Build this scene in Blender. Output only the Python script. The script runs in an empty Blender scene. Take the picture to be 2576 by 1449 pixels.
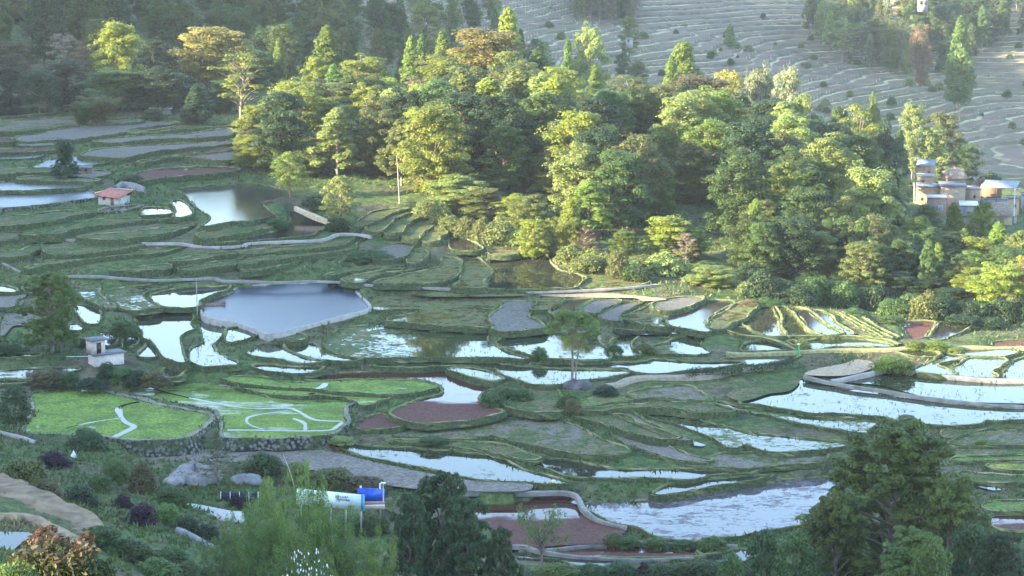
import bpy, math, random
import numpy as np
from mathutils import Vector
from mathutils.geometry import tessellate_polygon

# ------------------------------------------------------------------ camera, sky, sun, exposure
S = 1.7                      # metres per layout unit
CAMH = 60.0 * S
PITCH = math.radians(10.5)
FOC = 6061.0                 # focal length in pixels of a 2576 px wide picture
SC = bpy.context.scene
COL = SC.collection
cam_d = bpy.data.cameras.new("camera")
cam_d.sensor_width = 36.0
cam_d.lens = 36.0 * FOC / 2576.0
cam_d.clip_start = 1.0
cam_d.clip_end = 8000.0
cam = bpy.data.objects.new("camera", cam_d)
COL.objects.link(cam)
cam.location = (0, 0, CAMH)
cam.rotation_euler = (math.pi / 2 - PITCH, 0, 0)
SC.camera = cam

SUN_EL = math.radians(18.0)
SUN_ROT = math.radians(-112.0)      # clockwise from +Y, seen from above
world = bpy.data.worlds.new("World")
SC.world = world
world.use_nodes = True
wn = world.node_tree
sky = wn.nodes.new('ShaderNodeTexSky')
sky.sky_type = 'NISHITA'
sky.sun_disc = False
sky.sun_elevation = SUN_EL
sky.sun_rotation = SUN_ROT
sky.air_density = 1.0
sky.dust_density = 0.6
sky.ozone_density = 1.6
wn.links.new(sky.outputs[0], wn.nodes['Background'].inputs[0])
wn.nodes['Background'].inputs[1].default_value = 0.15
sd = bpy.data.lights.new("sun", 'SUN')
sd.energy = 5.0
sd.angle = math.radians(0.5)
sd.color = (1.0, 0.86, 0.58)
sun = bpy.data.objects.new("sun", sd)
COL.objects.link(sun)
sdir = Vector((math.sin(SUN_ROT) * math.cos(SUN_EL), math.cos(SUN_ROT) * math.cos(SUN_EL), math.sin(SUN_EL)))
sun.rotation_euler = sdir.to_track_quat('Z', 'Y').to_euler()
sun.location = sdir * 400
SC.view_settings.view_transform = 'Standard'
SC.view_settings.look = 'None'
SC.view_settings.exposure = 2.98
SC.view_settings.gamma = 1.0
SC.cycles.use_denoising = True
SC.cycles.max_bounces = 6
SC.cycles.diffuse_bounces = 2
SC.cycles.glossy_bounces = 3
SC.cycles.transmission_bounces = 3
SC.cycles.volume_bounces = 0
SC.cycles.transparent_max_bounces = 6

rng = np.random.RandomState(7)
random.seed(7)


# ------------------------------------------------------------------ mesh helpers
def mesh_np(name, verts, quads=None, tris=None, mat=None, attrs=None, smooth=False):
    verts = np.asarray(verts, dtype=np.float32).reshape(-1, 3)
    me = bpy.data.meshes.new(name)
    nq = 0 if quads is None else len(quads)
    ntr = 0 if tris is None else len(tris)
    loops = []
    if nq:
        loops.append(np.asarray(quads, dtype=np.int32).ravel())
    if ntr:
        loops.append(np.asarray(tris, dtype=np.int32).ravel())
    loops = np.concatenate(loops) if loops else np.zeros(0, np.int32)
    me.vertices.add(len(verts))
    me.vertices.foreach_set("co", verts.ravel())
    me.loops.add(len(loops))
    me.loops.foreach_set("vertex_index", loops)
    me.polygons.add(nq + ntr)
    st = np.concatenate([np.arange(nq) * 4, nq * 4 + np.arange(ntr) * 3]).astype(np.int32)
    tot = np.concatenate([np.full(nq, 4), np.full(ntr, 3)]).astype(np.int32)
    me.polygons.foreach_set("loop_start", st)
    me.polygons.foreach_set("loop_total", tot)
    if smooth:
        me.polygons.foreach_set("use_smooth", np.ones(nq + ntr, dtype=bool))
    if attrs:
        for k, v in attrs.items():
            a = me.attributes.new(k, 'FLOAT', 'POINT')
            a.data.foreach_set("value", np.asarray(v, dtype=np.float32))
    me.update(calc_edges=True)
    me.validate(clean_customdata=False)
    if mat is not None:
        me.materials.append(mat)
    return me


def link(name, me, parent=None, kind=None, label=None, cat=None, group=None, loc=None):
    o = bpy.data.objects.new(name, me)
    COL.objects.link(o)
    if parent is not None:
        o.parent = parent
    if loc is not None:
        o.location = loc
    tag(o, kind, label, cat, group)
    return o


def tag(o, kind=None, label=None, cat=None, group=None):
    if kind:
        o['kind'] = kind
    if label:
        o['label'] = label
    if cat:
        o['category'] = cat
    if group:
        o['group'] = group


def empty(name, loc, rz=0.0, label=None, cat=None, group=None):
    o = link(name, None, None, None, label, cat, group, loc)
    o.rotation_euler = (0, 0, rz)
    return o


class Geo:
    """collects quads and triangles of one mesh"""
    def __init__(self):
        self.v, self.q, self.t, self.n = [], [], [], 0

    def add(self, verts, quads=None, tris=None):
        verts = np.asarray(verts, dtype=float).reshape(-1, 3)
        if quads is not None and len(quads):
            self.q.append(np.asarray(quads, dtype=int) + self.n)
        if tris is not None and len(tris):
            self.t.append(np.asarray(tris, dtype=int) + self.n)
        self.v.append(verts)
        self.n += len(verts)

    def box(self, c, s, rz=0.0, taper=1.0):
        x, y, z = s[0] / 2, s[1] / 2, s[2] / 2
        p = np.array([[-x, -y, -z], [x, -y, -z], [x, y, -z], [-x, y, -z],
                      [-x * taper, -y * taper, z], [x * taper, -y * taper, z], [x * taper, y * taper, z], [-x * taper, y * taper, z]])
        ca, sa = math.cos(rz), math.sin(rz)
        p = np.stack([p[:, 0] * ca - p[:, 1] * sa, p[:, 0] * sa + p[:, 1] * ca, p[:, 2]], 1) + np.asarray(c)
        self.add(p, [[0, 3, 2, 1], [4, 5, 6, 7], [0, 1, 5, 4], [1, 2, 6, 5], [2, 3, 7, 6], [3, 0, 4, 7]])

    def tube(self, pts, radii, n=6, cap=True):
        pts = np.asarray(pts, dtype=float)
        m = len(pts)
        tg = np.gradient(pts, axis=0)
        tg /= np.linalg.norm(tg, axis=1)[:, None] + 1e-9
        ref = np.where(np.abs(tg[:, 2:3]) > 0.9, np.array([[1.0, 0, 0]]), np.array([[0, 0, 1.0]]))
        a = np.cross(tg, ref)
        a /= np.linalg.norm(a, axis=1)[:, None] + 1e-9
        b = np.cross(tg, a)
        ang = np.arange(n) * 2 * math.pi / n
        r = np.asarray(radii, dtype=float).reshape(-1, 1, 1)
        ring = pts[:, None, :] + r * (a[:, None, :] * np.cos(ang)[None, :, None] + b[:, None, :] * np.sin(ang)[None, :, None])
        i = np.arange(m - 1)[:, None] * n
        j = np.arange(n)[None, :]
        k = (j + 1) % n
        q = np.stack([i + j, i + k, i + n + k, i + n + j], -1).reshape(-1, 4)
        self.add(ring.reshape(-1, 3), q)
        if cap:
            self.add([pts[-1] + tg[-1] * radii[-1] * 0.5] + list(ring[-1]), None, [[0, 1 + jj, 1 + (jj + 1) % n] for jj in range(n)])
            self.add([pts[0]] + list(ring[0]), None, [[0, 1 + (jj + 1) % n, 1 + jj] for jj in range(n)])

    def mesh(self, name, mat=None, attrs=None, smooth=False):
        v = np.concatenate(self.v) if self.v else np.zeros((0, 3))
        return mesh_np(name, v, np.concatenate(self.q) if self.q else None, np.concatenate(self.t) if self.t else None, mat, attrs, smooth)


# ------------------------------------------------------------------ materials
def newmat(name):
    m = bpy.data.materials.new(name)
    m.use_nodes = True
    nt = m.node_tree
    for n in list(nt.nodes):
        nt.nodes.remove(n)
    out = nt.nodes.new('ShaderNodeOutputMaterial')
    return m, nt, out


def N(nt, typ, **kw):
    n = nt.nodes.new(typ)
    for k, v in kw.items():
        if k.startswith('i_'):
            key = k[2:]
            n.inputs[int(key) if key.isdigit() else key].default_value = v
        else:
            setattr(n, k, v)
    return n


def coords(nt, scale=(1, 1, 1), loc=(0, 0, 0)):
    g = nt.nodes.new('ShaderNodeNewGeometry')
    mp = N(nt, 'ShaderNodeMapping')
    mp.inputs['Scale'].default_value = scale
    mp.inputs['Location'].default_value = loc
    nt.links.new(g.outputs['Position'], mp.inputs['Vector'])
    return mp.outputs[0]


def noise(nt, vec, scale, detail=4.0, rough=0.55):
    n = N(nt, 'ShaderNodeTexNoise')
    n.inputs['Scale'].default_value = scale
    n.inputs['Detail'].default_value = detail
    n.inputs['Roughness'].default_value = rough
    if vec is not None:
        nt.links.new(vec, n.inputs['Vector'])
    return n.outputs['Fac']


def ramp(nt, fac, stops, interp='LINEAR'):
    r = N(nt, 'ShaderNodeValToRGB')
    r.color_ramp.interpolation = interp
    el = r.color_ramp.elements
    while len(el) < len(stops):
        el.new(0.5)
    for e, (p, c) in zip(el, stops):
        e.position = p
        e.color = (c[0], c[1], c[2], 1) if not isinstance(c, (int, float)) else (c, c, c, 1)
    nt.links.new(fac, r.inputs[0])
    return r.outputs[0]


def math_(nt, op, a, b=None, clamp=False):
    n = N(nt, 'ShaderNodeMath', operation=op)
    n.use_clamp = clamp
    for i, v in enumerate((a, b)):
        if v is None:
            continue
        if isinstance(v, (int, float)):
            n.inputs[i].default_value = v
        else:
            nt.links.new(v, n.inputs[i])
    return n.outputs[0]


def mixc(nt, fac, a, b):
    n = N(nt, 'ShaderNodeMix', data_type='RGBA')
    for i, v in ((0, fac), (6, a), (7, b)):
        if isinstance(v, (int, float)):
            n.inputs[i].default_value = v
        elif isinstance(v, tuple):
            n.inputs[i].default_value = (*v, 1)
        else:
            nt.links.new(v, n.inputs[i])
    return n.outputs[2]


def princ(nt, color, rough=0.8, spec=0.3, bump=None, bstr=0.3, bdist=0.1, metal=0.0):
    p = N(nt, 'ShaderNodeBsdfPrincipled')
    if isinstance(color, tuple):
        p.inputs['Base Color'].default_value = (*color, 1)
    else:
        nt.links.new(color, p.inputs['Base Color'])
    if isinstance(rough, (int, float)):
        p.inputs['Roughness'].default_value = rough
    else:
        nt.links.new(rough, p.inputs['Roughness'])
    p.inputs['Specular IOR Level'].default_value = spec
    p.inputs['Metallic'].default_value = metal
    if bump is not None:
        b = N(nt, 'ShaderNodeBump')
        b.inputs['Strength'].default_value = bstr
        b.inputs['Distance'].default_value = bdist
        nt.links.new(bump, b.inputs['Height'])
        nt.links.new(b.outputs[0], p.inputs['Normal'])
    return p.outputs[0]


def simple(name, c, rough=0.7, var=0.25, scale=1.5, spec=0.3, metal=0.0):
    m, nt, out = newmat(name)
    f = noise(nt, coords(nt), scale, 5)
    lo = tuple(x * (1 - var) for x in c)
    hi = tuple(min(1, x * (1 + var)) for x in c)
    col = ramp(nt, f, [(0.3, lo), (0.7, hi)])
    nt.links.new(princ(nt, col, rough, spec, f, 0.25, 0.05, metal), out.inputs[0])
    return m


LEAFC = {
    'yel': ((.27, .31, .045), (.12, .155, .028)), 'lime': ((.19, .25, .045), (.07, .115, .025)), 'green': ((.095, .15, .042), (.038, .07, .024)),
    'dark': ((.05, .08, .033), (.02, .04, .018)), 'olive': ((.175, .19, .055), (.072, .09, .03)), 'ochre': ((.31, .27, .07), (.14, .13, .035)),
    'tan': ((.28, .23, .12), (.13, .105, .06)), 'silver': ((.31, .33, .18), (.13, .165, .085)), 'rust': ((.26, .18, .09), (.12, .085, .05)),
    'purple': ((.055, .022, .042), (.02, .01, .02)), 'brown': ((.17, .15, .06), (.075, .07, .033)), 'mid': ((.10, .145, .036), (.038, .066, .02)),
    'fresh': ((.14, .22, .05), (.055, .10, .025)), 'pale': ((.265, .31, .09), (.115, .155, .045)), 'pink': ((.30, .23, .16), (.14, .11, .08)),
}
_leafm = {}


def leafmat(c):
    if c in _leafm:
        return _leafm[c]
    hi, lo = LEAFC[c]
    m, nt, out = newmat("leaf_" + c)
    at = N(nt, 'ShaderNodeAttribute', attribute_name='lv')
    oi = N(nt, 'ShaderNodeObjectInfo')
    col = mixc(nt, at.outputs['Fac'], lo, hi)
    hs = N(nt, 'ShaderNodeHueSaturation')
    hs.inputs['Hue'].default_value = 0.5
    hs.inputs['Saturation'].default_value = 1.0
    r1 = math_(nt, 'MULTIPLY_ADD', oi.outputs['Random'], 0.024)
    n1 = r1.node
    n1.inputs[2].default_value = 0.490
    nt.links.new(r1, hs.inputs['Hue'])
    r2 = math_(nt, 'MULTIPLY_ADD', oi.outputs['Random'], 0.45)
    r2.node.inputs[2].default_value = 0.78
    nt.links.new(r2, hs.inputs['Value'])
    nt.links.new(col, hs.inputs['Color'])
    d = princ(nt, hs.outputs[0], 0.55, 0.25)
    tr = N(nt, 'ShaderNodeBsdfTranslucent')
    nt.links.new(hs.outputs[0], tr.inputs[0])
    mx = N(nt, 'ShaderNodeMixShader')
    mx.inputs[0].default_value = 0.38
    nt.links.new(d, mx.inputs[1])
    nt.links.new(tr.outputs[0], mx.inputs[2])
    nt.links.new(mx.outputs[0], out.inputs[0])
    _leafm[c] = m
    return m


MAT_BARK = simple("bark", (.16, .13, .10), .9, .4, 2.0)
MAT_PALEBARK = simple("pale_bark", (.36, .32, .26), .85, .35, 2.0)
MAT_GREYBARK = simple("grey_bark", (.24, .20, .16), .9, .35, 2.0)
MAT_CONC = simple("concrete", (.25, .235, .215), .8, .25, .8)
MAT_CONCD = simple("old_concrete", (.175, .168, .152), .85, .35, .6)
MAT_ROCK = simple("rock", (.19, .185, .185), .9, .45, .5)
MAT_METAL = simple("galvanised_metal", (.45, .46, .48), .45, .15, 3, .5, .6)


def mat_terrain():
    m, nt, out = newmat("terrain")
    v = coords(nt)
    a = noise(nt, v, .045, 6, .6)
    e = noise(nt, v, .14, 6, .7)
    b = noise(nt, v, .6, 6, .65)
    c = noise(nt, v, 2.2, 4, .6)
    g = ramp(nt, b, [(.28, (.022, .04, .014)), (.46, (.06, .10, .03)), (.6, (.11, .14, .045)), (.74, (.20, .20, .08))])
    d = ramp(nt, b, [(.3, (.075, .06, .04)), (.7, (.18, .145, .10))])
    k = ramp(nt, c, [(.3, (.014, .022, .012)), (.7, (.035, .05, .022))])
    col = mixc(nt, ramp(nt, a, [(.46, 0.0), (.58, .8)]), g, d)
    col = mixc(nt, ramp(nt, e, [(.36, .85), (.48, 0.0)]), col, k)
    col = mixc(nt, ramp(nt, c, [(.35, .6), (.58, 0.0)]), col, (.022, .03, .016))
    nt.links.new(princ(nt, col, .95, .1, b, .9, .6), out.inputs[0])
    return m


def mat_hill():
    """far terraced slope: bare muddy treads with grassy and dry lips, brightened as if sunlit"""
    m, nt, out = newmat("far_slope")
    v = coords(nt)
    at = N(nt, 'ShaderNodeAttribute', attribute_name='frac')
    a = noise(nt, v, .011, 5, .6)
    e = noise(nt, v, .035, 5, .65)
    b = noise(nt, v, .12, 6, .7)
    tread = ramp(nt, b, [(.3, (.075, .056, .042)), (.5, (.125, .092, .066)), (.7, (.19, .135, .09))])
    grass = ramp(nt, b, [(.3, (.05, .07, .032)), (.7, (.13, .145, .06))])
    tread = mixc(nt, ramp(nt, a, [(.48, 0.0), (.6, .75)]), tread, grass)
    tread = mixc(nt, ramp(nt, e, [(.35, .8), (.46, 0.0)]), tread, (.06, .065, .045))
    par = N(nt, 'ShaderNodeTexVoronoi')
    par.inputs['Scale'].default_value = .03
    nt.links.new(coords(nt, (1, .5, 2)), par.inputs['Vector'])
    tread = mixc(nt, math_(nt, 'MULTIPLY', par.outputs['Color'], .5), tread, (.20, .145, .10))
    riser = ramp(nt, b, [(.3, (.05, .055, .035)), (.7, (.14, .125, .08))])
    lip = ramp(nt, b, [(.3, (.30, .29, .14)), (.7, (.36, .30, .19))])  # pale lip colour stands in for low sun catching the terrace edges
    lm = math_(nt, 'MULTIPLY', ramp(nt, at.outputs['Fac'], [(.58, 0.0), (.64, 1.0), (.74, 1.0), (.78, 0.0)]), ramp(nt, e, [(.42, .15), (.58, 1.0)]))
    col = mixc(nt, lm, tread, lip)
    rf = ramp(nt, at.outputs['Fac'], [(.76, 0.0), (.80, .9), (.97, .9), (1.0, .3)])
    col = mixc(nt, rf, col, riser)
    nt.links.new(princ(nt, col, .9, .1, b, .8, 1.0), out.inputs[0])
    return m


def mat_bank(name, stone):
    m, nt, out = newmat(name)
    v = coords(nt)
    g = nt.nodes.new('ShaderNodeNewGeometry')
    sx = N(nt, 'ShaderNodeSeparateXYZ')
    nt.links.new(g.outputs['True Normal'], sx.inputs[0])
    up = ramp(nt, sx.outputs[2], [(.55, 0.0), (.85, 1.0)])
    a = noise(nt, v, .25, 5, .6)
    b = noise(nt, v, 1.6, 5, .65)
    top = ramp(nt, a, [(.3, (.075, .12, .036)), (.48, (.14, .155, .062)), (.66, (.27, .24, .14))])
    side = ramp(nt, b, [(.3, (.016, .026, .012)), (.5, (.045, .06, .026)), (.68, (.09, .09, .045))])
    if stone:
        vo = N(nt, 'ShaderNodeTexVoronoi')
        vo.inputs['Scale'].default_value = 1.6
        nt.links.new(v, vo.inputs['Vector'])
        st = ramp(nt, vo.outputs['Distance'], [(.1, (.17, .165, .15)), (.45, (.10, .10, .09)), (.62, (.02, .025, .018))])
        side = mixc(nt, ramp(nt, a, [(.38, 0.0), (.52, 1.0)]), side, st)
        top = ramp(nt, a, [(.3, (.10, .11, .06)), (.6, (.24, .22, .17))])
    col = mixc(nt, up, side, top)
    nt.links.new(princ(nt, col, .95, .1, b, .8, .3), out.inputs[0])
    return m


def field_mat(name, soil=(.05, .05, .03), plant=None, cover=0.0, water=1.0, scale=.35, gx=0.0, gy=0.0, plantcover=0.0, rip=0.02, stretch=1.0, rough=.03, soil2=None, ws=.9, ior=1.26):
    """flooded or dry paddy: share of open water, of mud and of plants; gx/gy tilt that share across the field"""
    m, nt, out = newmat(name)
    v = coords(nt)
    vs = coords(nt, (scale * stretch, scale, scale), (random.uniform(0, 50), random.uniform(0, 50), 0))
    tc = N(nt, 'ShaderNodeTexCoord')
    sp = N(nt, 'ShaderNodeSeparateXYZ')
    nt.links.new(tc.outputs['Generated'], sp.inputs[0])
    n1 = noise(nt, vs, 1.0, 8, .70)
    n2 = noise(nt, vs, .22, 3, .5)
    f = math_(nt, 'ADD', math_(nt, 'MULTIPLY', n1, .62), math_(nt, 'MULTIPLY', n2, .38))
    gr = math_(nt, 'ADD', math_(nt, 'MULTIPLY', math_(nt, 'SUBTRACT', sp.outputs[0], .5), gx), math_(nt, 'MULTIPLY', math_(nt, 'SUBTRACT', sp.outputs[1], .5), gy))
    f = math_(nt, 'ADD', f, gr)
    fine = noise(nt, v, 1.7, 7, .75)
    s2 = soil2 or tuple(x * 1.6 for x in soil)
    soilc = ramp(nt, fine, [(.34, tuple(x * .4 for x in soil)), (.5, soil), (.64, s2)])
    wet = princ(nt, soilc, .78, .15, fine, .8, .2)
    if plant is not None:
        pc = ramp(nt, fine, [(.34, tuple(x * .42 for x in plant)), (.5, plant), (.66, tuple(x * 1.6 for x in plant))])
        big = noise(nt, v, .22, 5, .65)
        if plant[1] < .2:
            pc = mixc(nt, ramp(nt, big, [(.44, 0.0), (.57, .9)]), pc, ramp(nt, fine, [(.34, (.05, .042, .022)), (.5, (.12, .105, .05)), (.66, (.22, .19, .10))]))
            pc = mixc(nt, ramp(nt, big, [(.36, .75), (.46, 0.0)]), pc, ramp(nt, fine, [(.36, (.02, .035, .014)), (.6, (.075, .12, .035))]))
        else:
            pc = mixc(nt, ramp(nt, big, [(.38, .9), (.56, 0.0)]), pc, ramp(nt, fine, [(.36, (.05, .09, .02)), (.6, (.11, .17, .04))]))
        pl = princ(nt, pc, .9, .1, fine, 1.0, .3)
        n3 = noise(nt, vs, 1.7, 6, .65)
        pm = ramp(nt, math_(nt, 'ADD', math_(nt, 'MULTIPLY', n3, .6), math_(nt, 'MULTIPLY', n2, .4)), [(.5 + (.5 - plantcover) * .42 - .03, 0.0), (.5 + (.5 - plantcover) * .42 + .03, 1.0)])
        mx = N(nt, 'ShaderNodeMixShader')
        nt.links.new(pm, mx.inputs[0])
        nt.links.new(wet, mx.inputs[1])
        nt.links.new(pl, mx.inputs[2])
        wet = mx.outputs[0]
    if water > 0:
        wv = coords(nt, (1, .45, 1))
        wb = noise(nt, wv, ws, 3, .5)
        w = princ(nt, tuple(x * .55 for x in soil), rough, .5, wb, rip, .2)
        w.node.inputs['IOR'].default_value = ior
        thr = .5 + (water - .5) * .42
        mk = ramp(nt, f, [(max(0.0, thr - .035), 0.0), (min(1.0, thr + .035), 1.0)])
        mx = N(nt, 'ShaderNodeMixShader')
        nt.links.new(mk, mx.inputs[0])
        nt.links.new(w, mx.inputs[1])
        nt.links.new(wet, mx.inputs[2])
        wet = mx.outputs[0]
    nt.links.new(wet, out.inputs[0])
    return m


# ------------------------------------------------------------------ the lie of the land
def ray(px, py):
    """slopes (x/y, z/y) of the sight line through a point of the 2576 px wide picture"""
    px = np.asarray(px, float)
    py = np.asarray(py, float)
    dx = (px - 1288.0) / FOC
    dy = (724.5 - py) / FOC
    yy = math.cos(PITCH) + dy * math.sin(PITCH)
    zz = -math.sin(PITCH) + dy * math.cos(PITCH)
    return dx / yy, zz / yy


# heights (layout units) known at points seen in the photograph
SEEN = [(-150, 1240, 10), (0, 1240, 8), (0, 1449, 14), (300, 1449, 9), (0, 1110, 2.4), (250, 1130, 1.4), (430, 1200, .8), (300, 1300, 4), (600, 1449, 2), (900, 1449, 0), (1288, 1449, -1.6), (1800, 1449, -1.8), (2576, 1449, -1.2),
        (600, 1240, .2), (900, 1240, -.3), (1288, 1240, -.6), (2000, 1240, -.7), (2576, 1240, -.1), (600, 1110, .8), (1288, 1100, .5), (2000, 1100, .5), (2576, 1080, .8),
        (-200, 980, 2.2), (0, 980, 2.0), (600, 980, 1.6), (1288, 980, 1.4), (2000, 980, 1.2), (2576, 960, 1.4), (0, 880, 3.0), (600, 880, 2.6), (1288, 880, 2.2), (2000, 880, 2.0), (2576, 880, 1.4),
        (-200, 760, 4.2), (0, 760, 4.2), (600, 760, 3.6), (1288, 760, 3.2), (1700, 770, 3.0), (2100, 790, 2.2), (2350, 820, 1.3), (2560, 840, .6),
        (0, 690, 5.0), (600, 700, 4.3), (1288, 700, 4.1), (1640, 720, 3.7), (0, 600, 6.8), (600, 600, 6.5), (900, 600, 6.0), (1100, 600, 5.6), (1300, 630, 4.7),
        (0, 520, 8.2), (500, 500, 8.2), (900, 540, 7.0), (1070, 520, 7.2), (0, 450, 9.3), (600, 450, 8.9), (760, 480, 8.2), (0, 360, 10.6), (600, 360, 10.4), (0, 290, 11.6), (560, 310, 11.2),
        (1900, 720, 2.4), (2200, 780, .0)]
# and points known by plan position and height (layout units)
KNOWN = [(-40, 345, 9), (-15, 400, 9.5), (0, 425, 11), (-30, 440, 10), (20, 430, 10), (20, 350, 4.5), (35, 340, 3.2), (50, 400, 3), (35, 460, 2), (70, 315, -1.0), (80, 380, -8), (64, 330, -2), (95, 310, -3), (70, 440, -12), (60, 480, -13),
         (95, 500, -19.5), (110, 520, -19), (125, 500, -20), (90, 540, -17.5), (112, 552, -17.5), (132, 560, -18), (120, 610, -24), (60, 600, -17), (140, 460, -19), (105, 460, -17), (150, 380, -14), (130, 320, -8), (120, 250, -1), (90, 180, -1.4), (0, 180, -1.8),
         (150, 700, -32), (150, 850, -21), (150, 1000, -4), (150, 1200, 24), (150, 1700, 105), (300, 700, -34), (350, 1000, 0), (500, 1600, 100),
         (0, 520, 1), (0, 600, -6), (0, 700, -10), (0, 850, -6), (0, 1000, 6), (0, 1300, 42), (0, 1700, 108), (60, 700, -20), (60, 850, -14), (60, 1000, 0),
         (-100, 450, 13), (-70, 480, 13), (-100, 520, 17), (-60, 540, 12), (-100, 650, 27), (-60, 640, 15), (-100, 900, 52), (-200, 700, 50), (-300, 1000, 90), (-200, 1500, 115), (-100, 1700, 115), (-150, 400, 14), (-140, 300, 7), (-120, 250, 4),
         (0, 0, 57), (-20, 60, 34), (20, 60, 30), (0, 100, 14), (-40, 100, 24), (40, 100, 11), (60, 140, 2), (-60, 140, 16), (-90, 200, 8), (0, 140, 2)]
_pts = []
for px, py, z in SEEN:
    sx_, sz_ = ray(px, py)
    y = (z * S - CAMH) / sz_
    _pts.append((sx_ * y, y, z * S))
for x, y, z in KNOWN:
    _pts.append((x * S, y * S, z * S))
_pts = np.array(_pts)


def _warp(x, y):
    """log-polar plane in which the control points are evenly spread"""
    return np.stack([np.asarray(x) / np.asarray(y + 40.0) * 6.0, np.log(np.asarray(y) + 40.0) * 4.0], -1)


_w = _warp(_pts[:, 0], _pts[:, 1])


def _phi(r2):
    return np.where(r2 > 1e-12, .5 * r2 * np.log(np.maximum(r2, 1e-12)), 0.0)


_n = len(_pts)
_A = np.zeros((_n + 3, _n + 3))
_d2 = ((_w[:, None] - _w[None]) ** 2).sum(-1)
_A[:_n, :_n] = _phi(_d2) + np.eye(_n) * .002
_A[:_n, _n] = 1
_A[:_n, _n + 1:] = _w
_A[_n:, :_n] = _A[:_n, _n:].T
_c = np.linalg.solve(_A, np.concatenate([_pts[:, 2], np.zeros(3)]))


def G_exact(x, y):
    sh = np.shape(x)
    w = _warp(np.ravel(x), np.ravel(y))
    out = np.zeros(len(w))
    for i in range(0, len(w), 20000):
        ww = w[i:i + 20000]
        d2 = (ww ** 2).sum(1)[:, None] + (_w ** 2).sum(1)[None] - 2 * ww @ _w.T
        out[i:i + 20000] = _phi(np.maximum(d2, 0)) @ _c[:_n] + _c[_n] + ww @ _c[_n + 1:]
    return out.reshape(sh)


# lookup grid: u = x / y, rows spaced evenly in log y
U0, U1, NU = -.42, .42, 240
Y0, Y1, NY = 30.0, 3000.0, 520
_gu = np.linspace(U0, U1, NU)
_gy = np.exp(np.linspace(math.log(Y0), math.log(Y1), NY))
_GU, _GY = np.meshgrid(_gu, _gy)
_GG = G_exact(_GU * _GY, _GY)


def G(x, y):
    x = np.asarray(x, float)
    y = np.maximum(np.asarray(y, float), Y0)
    a = np.clip((x / y - U0) / (U1 - U0) * (NU - 1), 0, NU - 1.001)
    b = np.clip((np.log(y) - math.log(Y0)) / (math.log(Y1) - math.log(Y0)) * (NY - 1), 0, NY - 1.001)
    i, j = a.astype(int), b.astype(int)
    fa, fb = a - i, b - j
    return (_GG[j, i] * (1 - fa) * (1 - fb) + _GG[j, i + 1] * fa * (1 - fb) + _GG[j + 1, i] * (1 - fa) * fb + _GG[j + 1, i + 1] * fa * fb)


_TS = np.exp(np.linspace(math.log(45), math.log(2600), 1400))


def at_ground(px, py, lift=0.0, far=2600.0):
    """the ground point seen at a picture position"""
    a, b = ray(px, py)
    ys = _TS[_TS < far]
    zs = CAMH + b * ys
    gs = G(a * ys, ys) + lift
    k = np.nonzero(zs < gs)[0]
    k = k[0] if len(k) else len(ys) - 1
    if k > 0:
        d0, d1 = zs[k - 1] - gs[k - 1], zs[k] - gs[k]
        t = d0 / (d0 - d1 + 1e-9)
        y = ys[k - 1] + (ys[k] - ys[k - 1]) * min(max(t, 0), 1)
    else:
        y = ys[0]
    return float(a * y), float(y), float(CAMH + b * y)


def at_level(px, py, z):
    a, b = ray(px, py)
    y = (z - CAMH) / b
    return a * y, y


def at_depth(px, py, y):
    a, b = ray(px, py)
    return float(a * y), float(y), float(CAMH + b * y)


# ------------------------------------------------------------------ tracing: crops of the photograph, 4 x 4 tiles
RX = {1: 0, 2: 619.2, 3: 1238.4, 0: 1868.3}
RY = {0: 0.0, 1: 353.84, 2: 707.7, 3: 1050.9}


def T(s):
    """'9:10,20 30,40;10:5,6' -> list of positions in the 2576 px picture"""
    out = []
    for seg in s.split(';'):
        r, pts = seg.split(':')
        r = int(r)
        ox, oy = (0, 0) if r == 99 else (RX[r % 4], RY[(r - 1) // 4])
        k = 1.0 if r == 99 else .2747
        for p in pts.split():
            a, b = p.split(',')
            out.append((ox + float(a) * k, oy + float(b) * k))
    return np.array(out)


def spline(p, closed, step):
    """Catmull-Rom through p, resampled evenly"""
    p = np.asarray(p, float)
    n = len(p)
    out = []
    for i in range(n if closed else n - 1):
        if closed:
            p0, p1, p2, p3 = p[(i - 1) % n], p[i], p[(i + 1) % n], p[(i + 2) % n]
        else:
            p0, p1, p2, p3 = p[max(i - 1, 0)], p[i], p[i + 1], p[min(i + 2, n - 1)]
        t = np.linspace(0, 1, 9)[:-1, None]
        c = .5 * ((2 * p1) + (-p0 + p2) * t + (2 * p0 - 5 * p1 + 4 * p2 - p3) * t ** 2 + (-p0 + 3 * p1 - 3 * p2 + p3) * t ** 3)
        lin = p1 + (p2 - p1) * t
        out.append(c * .75 + lin * .25)
    out = np.concatenate(out + ([p[:1]] if closed else [p[-1:]]))
    d = np.concatenate([[0], np.cumsum(np.linalg.norm(np.diff(out, axis=0), axis=1))])
    m = max(int(d[-1] / step), 6)
    s = np.linspace(0, d[-1], m + 1)
    res = np.stack([np.interp(s, d, out[:, k]) for k in range(out.shape[1])], 1)
    return res[:-1] if closed else res


def inside(poly, x, y):
    """even-odd test, poly (n,2), x y arrays"""
    r = np.zeros(np.shape(x), bool)
    n = len(poly)
    for i in range(n):
        x1, y1 = poly[i]
        x2, y2 = poly[(i + 1) % n]
        if y1 == y2:
            continue
        c = ((y1 > y) != (y2 > y)) & (x < (x2 - x1) * (y - y1) / (y2 - y1) + x1)
        r ^= c
    return r


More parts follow.
